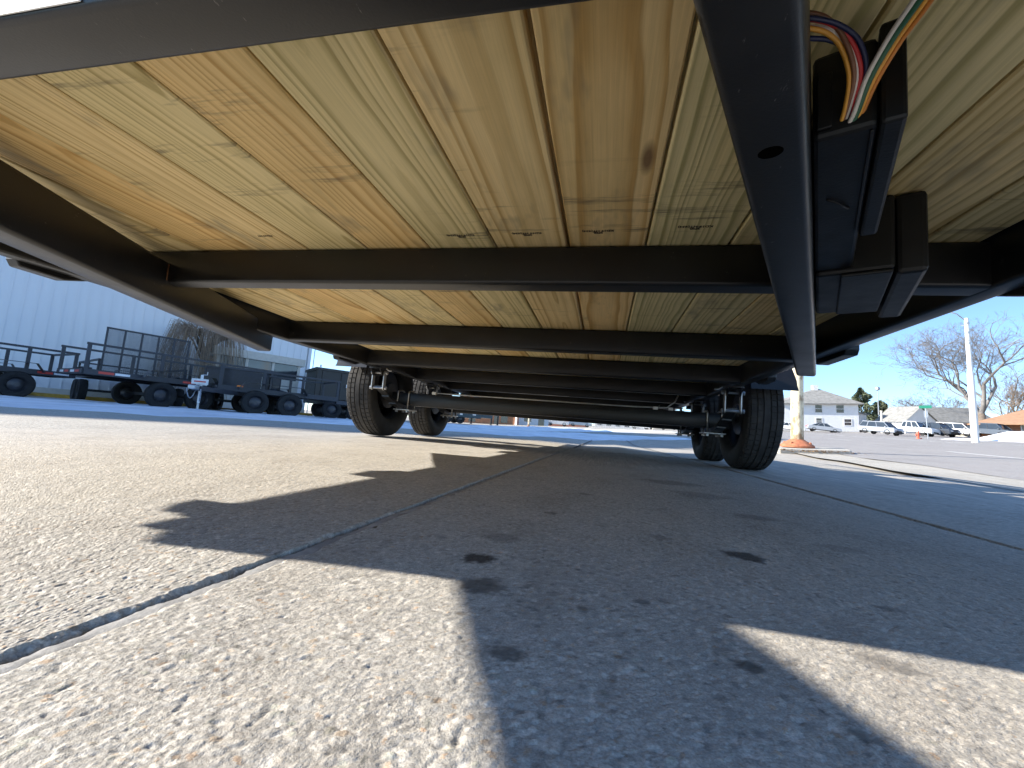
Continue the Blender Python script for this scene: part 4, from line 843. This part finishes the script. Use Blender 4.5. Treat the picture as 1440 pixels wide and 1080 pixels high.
sp = sthing('street_sign', 'green street name sign on a thin galvanised post by the hydrant', 'sign', 28.7, 45.2, -.5)
MB().lathe([(.035, 0), (.035, 2.75)], (0, 0, 0), n=10, cap=True).build('sign_post', 'galv', sp); MB().box(-.42, .42, -.015, .015, 2.76, 3.02).build('sign_blade', 'sign_green', sp, bevel=.01)
MB().box(-.14, .14, -.02, -.005, 1.95, 2.55).build('back_plate', 'galv', sp)
hy = sthing('fire_hydrant', 'orange-red fire hydrant on the far verge by the sign post', 'hydrant', 28.0, 45.3); hy.scale = (.85, .85, .85)
M['hydrant'] = simple('hydrant_red', (.70, .13, .07), .45, var=.1)
MB().lathe([(.17, 0), (.17, .06), (.12, .08), (.12, .52), (.15, .54), (.15, .60), (.11, .70), (.04, .76), (.04, .82), (0, .82)], (0, 0, 0), n=16).build('barrel', 'hydrant', hy, smooth=True)
for s in (-1, 1): MB().lathe([(.07, .0), (.07, .1), (.05, .12)], (s * .0 + (.10 if s > 0 else -.22), 0, .42), 'x', 10, True).build('nozzle_cap', 'hydrant', hy)
MB().lathe([(.08, 0), (.08, .12)], (.30, .05, .0), n=8, cap=True).build('marker_base', 'hydrant', hy)
ll = sthing('lamp_pole', 'thin lamp pole in front of the shorter pine tree', 'pole', 51, 93, 0); MB().lathe([(.11, 0), (.07, 8)], (0, 0, 0), n=10, cap=True).build('pole', 'galv', ll); MB().lathe([(.15, 7.9), (.42, 8.1), (.35, 8.5), (.1, 8.6)], (0, 0, 0), n=12, cap=True).build('lamp_head', 'galv', ll)
l2 = sthing('bollard_post', 'short pale post standing beside the house fence', 'post', 46.5, 84, 0); MB().lathe([(.16, 0), (.15, 3.6), (.2, 3.65), (.2, 3.8)], (0, 0, 0), n=10, cap=True).build('pole', 'trim', l2)
tp = sthing('power_pole', 'far wooden power pole with a crossarm beyond the cars', 'pole', 62.5, 105.5, .4); MB().lathe([(.16, 0), (.12, 5.6)], (0, 0, 0), n=8, cap=True).build('pole', 'bark', tp); MB().bar((-1.3, 0, 5.3), (1.3, 0, 5.3), .14, .16).build('crossarm', 'bark', tp)
for z in (2.6, 1.2, 4.9): MB().tube([(0, 0, z), (9, 2, z - .1), (20, 4, z + .3)], .03, 4).build('power_line', 'steel', tp)
sn = MB(); xs_ = lines(-3.4, 3.4, .2); rn = random.Random(5)
for i, x in enumerate(xs_):
    for y in lines(-1.6, 1.6, .2): r2 = (x / 3.4) ** 2 + (y / 1.6) ** 2; sn.v.append((x, y, max(-.1, (1 - r2) * 1.0 * (.75 + .4 * float(vnoise(np.array(x * 1.3 + 9), np.array(y * 1.5 + 4), 6)))) - .05))
k = len(lines(-1.6, 1.6, .2)); sn.f = [(i * k + j, i * k + j + 1, (i + 1) * k + j + 1, (i + 1) * k + j) for i in range(len(xs_) - 1) for j in range(k - 1)]
so = sn.build('snow_pile', 'snow', None, smooth='all', loc=(36.2, 46.0, Z(36.2, 46.0))); so.rotation_euler = (UP[0], UP[1], -.6); tag(so, 'ploughed snow pile in front of the orange brick building', 'snow pile')
s2 = so.copy(); COL.objects.link(s2); s2.location = (31.5, 45.6, Z(31.5, 45.6)); s2.scale = (.5, .4, .22); s2['label'] = 'low snow patch by the foot of the white utility pole'; 
# cars
CM = {}
def paint(n, c):
    m, t, b = newmat(n); b.inputs['Base Color'].default_value = (*c, 1); b.inputs['Roughness'].default_value = .3; b.inputs['Coat Weight'].default_value = .6; b.inputs['Coat Roughness'].default_value = .05
    v = coord(t); t.links.new(ramp(t, noise(t, v, 3, 3), [(.3, tuple(x * .92 for x in c)), (.7, c)]), b.inputs['Base Color']); return m
PC = dict(silver=paint('silver_paint', (.30, .32, .35)), white=paint('white_paint', (.78, .78, .77)), black=paint('black_blue_paint', (.025, .03, .04)), grey=paint('dark_grey_paint', (.07, .08, .095)), blue=paint('blue_grey_paint', (.20, .26, .33)))
M['head_lens'] = simple('headlamp_lens', (.75, .77, .8), .15, var=.05); M['tail_lens'] = simple('tail_lamp_lens', (.45, .02, .02), .2, var=.05)
KIND = dict(
    suv=dict(L=4.6, W=1.85, body=[(0, .32), (0, .75), (.12, .98), (4.48, .98), (4.6, .72), (4.6, .35)], hood=1.15, cab=[(.75, .97), (1.45, 1.62), (4.2, 1.66), (4.5, .97)], r=.36),
    sedan=dict(L=4.7, W=1.8, body=[(0, .30), (0, .62), (.15, .80), (1.3, .92), (3.9, .92), (4.65, .86), (4.7, .6), (4.7, .32)], cab=[(1.15, .91), (1.95, 1.40), (3.25, 1.42), (4.15, .91)], r=.32),
    pickup=dict(L=5.6, W=1.95, body=[(0, .40), (0, .80), (.15, 1.08), (5.55, 1.08), (5.6, .9), (5.6, .45)], cab=[(1.35, 1.07), (1.9, 1.78), (3.3, 1.80), (3.45, 1.07)], r=.40))
def car(label, kind, col, x, y, rz, group, tilt=UP, name=None):
    K = KIND[kind]; t = sthing(name or {'suv': 'parked_suv', 'sedan': 'parked_sedan', 'pickup': 'pickup_truck'}[kind], label, 'pickup' if kind == 'pickup' else 'car', x, y, rz, group, .16 if y < 75 else .05, tilt); L, Wd = K['L'], K['W']
    f = lambda p, q, s: (p - L / 2, s, q)
    b = K['body']; m = MB(); n = len(b); vs = []
    for s, ins in ((-Wd / 2, .06), (-Wd / 2 + .07, 0), (Wd / 2 - .07, 0), (Wd / 2, .06)):
        cx, cz = L / 2, .7; vs += [(cx + (p - cx) * (1 - ins * .6) - L / 2, s, cz + (q - cz) * (1 - ins * 1.2)) for p, q in b]
    m.add(vs, [tuple(range(n))[::-1], tuple(range(3 * n, 4 * n))] + [(j * n + i, j * n + (i + 1) % n, (j + 1) * n + (i + 1) % n, (j + 1) * n + i) for j in range(3) for i in range(n)]); m.build('body', PC[col], t, smooth=True)
    c = K['cab']; hw0, hw1 = Wd / 2 - .06, Wd / 2 - .26
    gl_ = MB().add([(p - L / 2, s * (hw0 if k in (0, 3) else hw1), q) for s in (-1, 1) for k, (p, q) in enumerate(c)], [(0, 1, 2, 3), (7, 6, 5, 4), (0, 4, 5, 1), (2, 6, 7, 3), (1, 5, 6, 2)]).build('greenhouse', 'glass', t)
    (x1, z1), (x2, z2) = c[1], c[2]; MB().box(x1 - L / 2 - .05, x2 - L / 2 + .05, -hw1 - .02, hw1 + .02, z1 + .005, max(z1, z2) + .06).build('roof', PC[col], t, bevel=.02)
    for s in (-1, 1):
        for k, fr in enumerate((.0, .38, .72, 1.)):
            bx0 = c[0][0] + (c[3][0] - c[0][0]) * fr; tx = c[1][0] + (c[2][0] - c[1][0]) * fr; MB().bar((bx0 - L / 2, s * (hw0 + .005), c[0][1]), (tx - L / 2, s * (hw1 + .005), c[1][1]), .07, .05).build('pillar', PC[col], t)
        for xx in (L * .19, L * .80): wheel_small(t, (xx - L / 2, s * (Wd / 2 - .09), K['r']), K['r'], .21).rotation_euler = (0, 0, pi / 2)
        MB().box(-L / 2 - .012, -L / 2 + .12, s * .62 - .2, s * .62 + .2, .66, .80).build('headlight', 'head_lens', t, bevel=.02); MB().box(L / 2 - .1, L / 2 + .012, s * .68 - .14, s * .68 + .14, .7, .92).build('tail_light', 'tail_lens', t, bevel=.02)
        MB().box(c[0][0] - L / 2 + .25, c[0][0] - L / 2 + .4, s * (Wd / 2) - .02, s * (Wd / 2) + .14, .97, 1.1).build('mirror', PC[col], t, bevel=.02)
    MB().box(-L / 2 - .015, -L / 2 + .05, -.5, .5, .45, .62).build('grille', 'plastic', t); MB().box(-L / 2 - .04, -L / 2 + .1, -Wd / 2 + .1, Wd / 2 - .1, .33, .45).build('bumper', 'plastic' if kind != 'pickup' else 'chrome', t, bevel=.02)
    return t
G = 'cars parked across the street'
car('silver crossover parked beside the white house fence', 'suv', 'silver', 37.2, 67.6, 2.05, G); car('white pickup truck parked right of the silver crossover', 'pickup', 'white', 41.2, 68.4, 2.1, G)
car('black SUV parked behind the fire hydrant', 'suv', 'black', 43.7, 68, 2.0, G); car('white wagon parked just left of the white utility pole', 'suv', 'white', 46.6, 68.6, 2.1, G); car('dark grey SUV in front of the orange brick building', 'suv', 'grey', 48.2, 65.5, 1.95, G)
car('silver sedan by the white house wall, right of the rusty post', 'sedan', 'silver', 36.5, 81.5, 2.9, G); car('pale sedan by the house porch, left of the rusty post', 'sedan', 'white', 31.8, 83, 2.9, G)
# ------------------------------------------------------------------ far end of the lot, seen under the axle
G2 = 'cars at the far end of the lot'; T0 = (0, 0)
car('dark car half hidden behind the thin far pole', 'sedan', 'grey', -12.2, 84.6, 3.1, G2, T0); car('white SUV at the far end of the lot', 'suv', 'white', -8.7, 85.4, 3.2, G2, T0); car('dark blue sedan right of the white far SUV', 'sedan', 'blue', -4.4, 89.3, 3.1, G2, T0)
car('small white car far off beyond the fence', 'suv', 'white', 8.8, 104.6, 2.9, G2, T0); car('distant white pickup near the right tyre', 'pickup', 'white', 17.6, 101.4, 3.0, G2, T0); car('distant blue car left of the white pickup', 'sedan', 'blue', 13.2, 110, 3.0, G2, T0)
fb = thing('orange_storefront', 'far orange brick storefront with dark doorway under the axle', 'building', (-19.5, 58.5, Z(-19.5, 58.5) - .1), (0, 0, .4)); MB().box(0, 7.4, 0, 6, 0, 4).build('wall', 'brick', fb); MB().box(.9, 1.9, -.03, 0, .3, 1.2).build('window', 'glass', fb); MB().box(4.6, 5.3, -.03, 0, .0, 2.1).build('door', 'glass', fb); MB().box(5.6, 6.6, -.03, 0, .5, 2.1).build('window', 'glass', fb)
MB().box(-.1, 7.5, -.1, 6.1, 3.9, 4.15).build('parapet', 'trim', fb)
wb = thing('white_storefront', 'far pale storefront beside the orange brick one', 'building', (-12.3, 64, Z(-12.3, 64) - .1), (0, 0, .3)); MB().box(0, 4.6, 0, 6, 0, 4).build('wall', 'siding', wb); MB().box(.8, 1.9, -.03, 0, .7, 2).build('window', 'glass', wb); MB().box(3, 3.9, -.03, 0, 0, 2.1).build('door', 'glass', wb)
ft = thing('flatbed_trailer', 'far dark blue-green equipment trailer with white lettering on its side', 'trailer', (-10.5, 28.3, Z(-10.5, 28.3)), (0, 0, atan2(1.5, 2.1)))
M['teal'] = simple('dark_teal_paint', (.03, .06, .075), .4, var=.15); MB().box(-.6, 2.6, -.05, 1.9, .45, 1.25).build('side_box', 'teal', ft, bevel=.02); MB().box(2.7, 3.6, .2, 1.7, .55, 1.0).build('tool_box', 'teal', ft)
for x, w_, z in ((.55, .65, .85), (1.0, .2, .62), (-.3, .2, .62), (1.95, .25, .85), (1.95, .25, .65)): MB().box(x, x + w_, -.056, -.051, z, z + .09).build('white_lettering', 'white_tape', ft)
for x in (.2, 1.1):
    for y in (0.1, 1.7): wheel_small(ft, (x, y, .33)).rotation_euler = (0, 0, pi / 2)
for i, (x, y, lb) in enumerate(((-9.4, 30.8, 'leftmost black far post behind the equipment trailer'), (-8.2, 32.1, 'middle black far post beside the storefront'), (-7.7, 32.2, 'right black far post beside the storefront'))):
    b_ = thing('black_post', lb, 'post', (x, y, Z(x, y)), group='black posts at the far end of the lot'); MB().lathe([(.07, 0), (.07, 1.35), (.03, 1.4)], (0, 0, 0), n=10, cap=True).build('shaft', 'steel', b_); MB().box(-.12, .12, -.12, .12, 0, .02).build('base_plate', 'steel', b_)
pp = thing('cream_post', 'thin cream far post in front of the dark car', 'post', (-7.9, 47.6, Z(-7.9, 47.6))); MB().lathe([(.12, 0), (.11, 6)], (0, 0, 0), n=12, cap=True).build('shaft', 'rustpost', pp); MB().lathe([(.2, 0), (.2, .05)], (0, 0, 0), n=12, cap=True).build('base_flange', 'rust', pp)
fe = thing('far_fence', 'far pale picket fence and scrub beyond the lot', 'fence', (2.0, 98, Z(2, 98)), (0, 0, .1)); p0_ = MB().box(-.05, .05, -.02, .02, 0, 1.3).build('picket', 'trim', fe, loc=(-5, 0, 0))
for k in range(1, 34): share(p0_, 'picket', fe, loc=(-5 + .36 * k, 0, -.01 * k + .03 * (k % 3)))
MB().bar((-5, .03, .9), (7, .03, .9), .03, .08).build('fence_rail', 'trim', fe)
fbk = [(-24, 75, 9, 5, 'brick'), (-2, 118, 14, 4.5, 'siding'), (14, 126, 16, 5, 'trim'), (-14, 108, 10, 5, 'red_roof')]
for i, (x, y, w_, h_, mt) in enumerate(fbk):
    o = thing('distant_building', ['distant brick block left of the storefronts', 'distant white block beyond the dark blue sedan', 'distant beige block beyond the far pickup', 'distant red-brown block behind the white SUV'][i], 'building', (x, y, Z(x, y) - .2)); MB().box(0, w_, 0, 6, 0, h_).build('wall', mt, o); MB().box(-.1, w_ + .1, -.1, 6.1, h_, h_ + .25).build('parapet', 'trim', o)
    for k in range(int(w_ / 2.4)): MB().box(.7 + 2.4 * k, 1.9 + 2.4 * k, -.04, 0, 1.0, 2.4).build('window', 'glass', o)
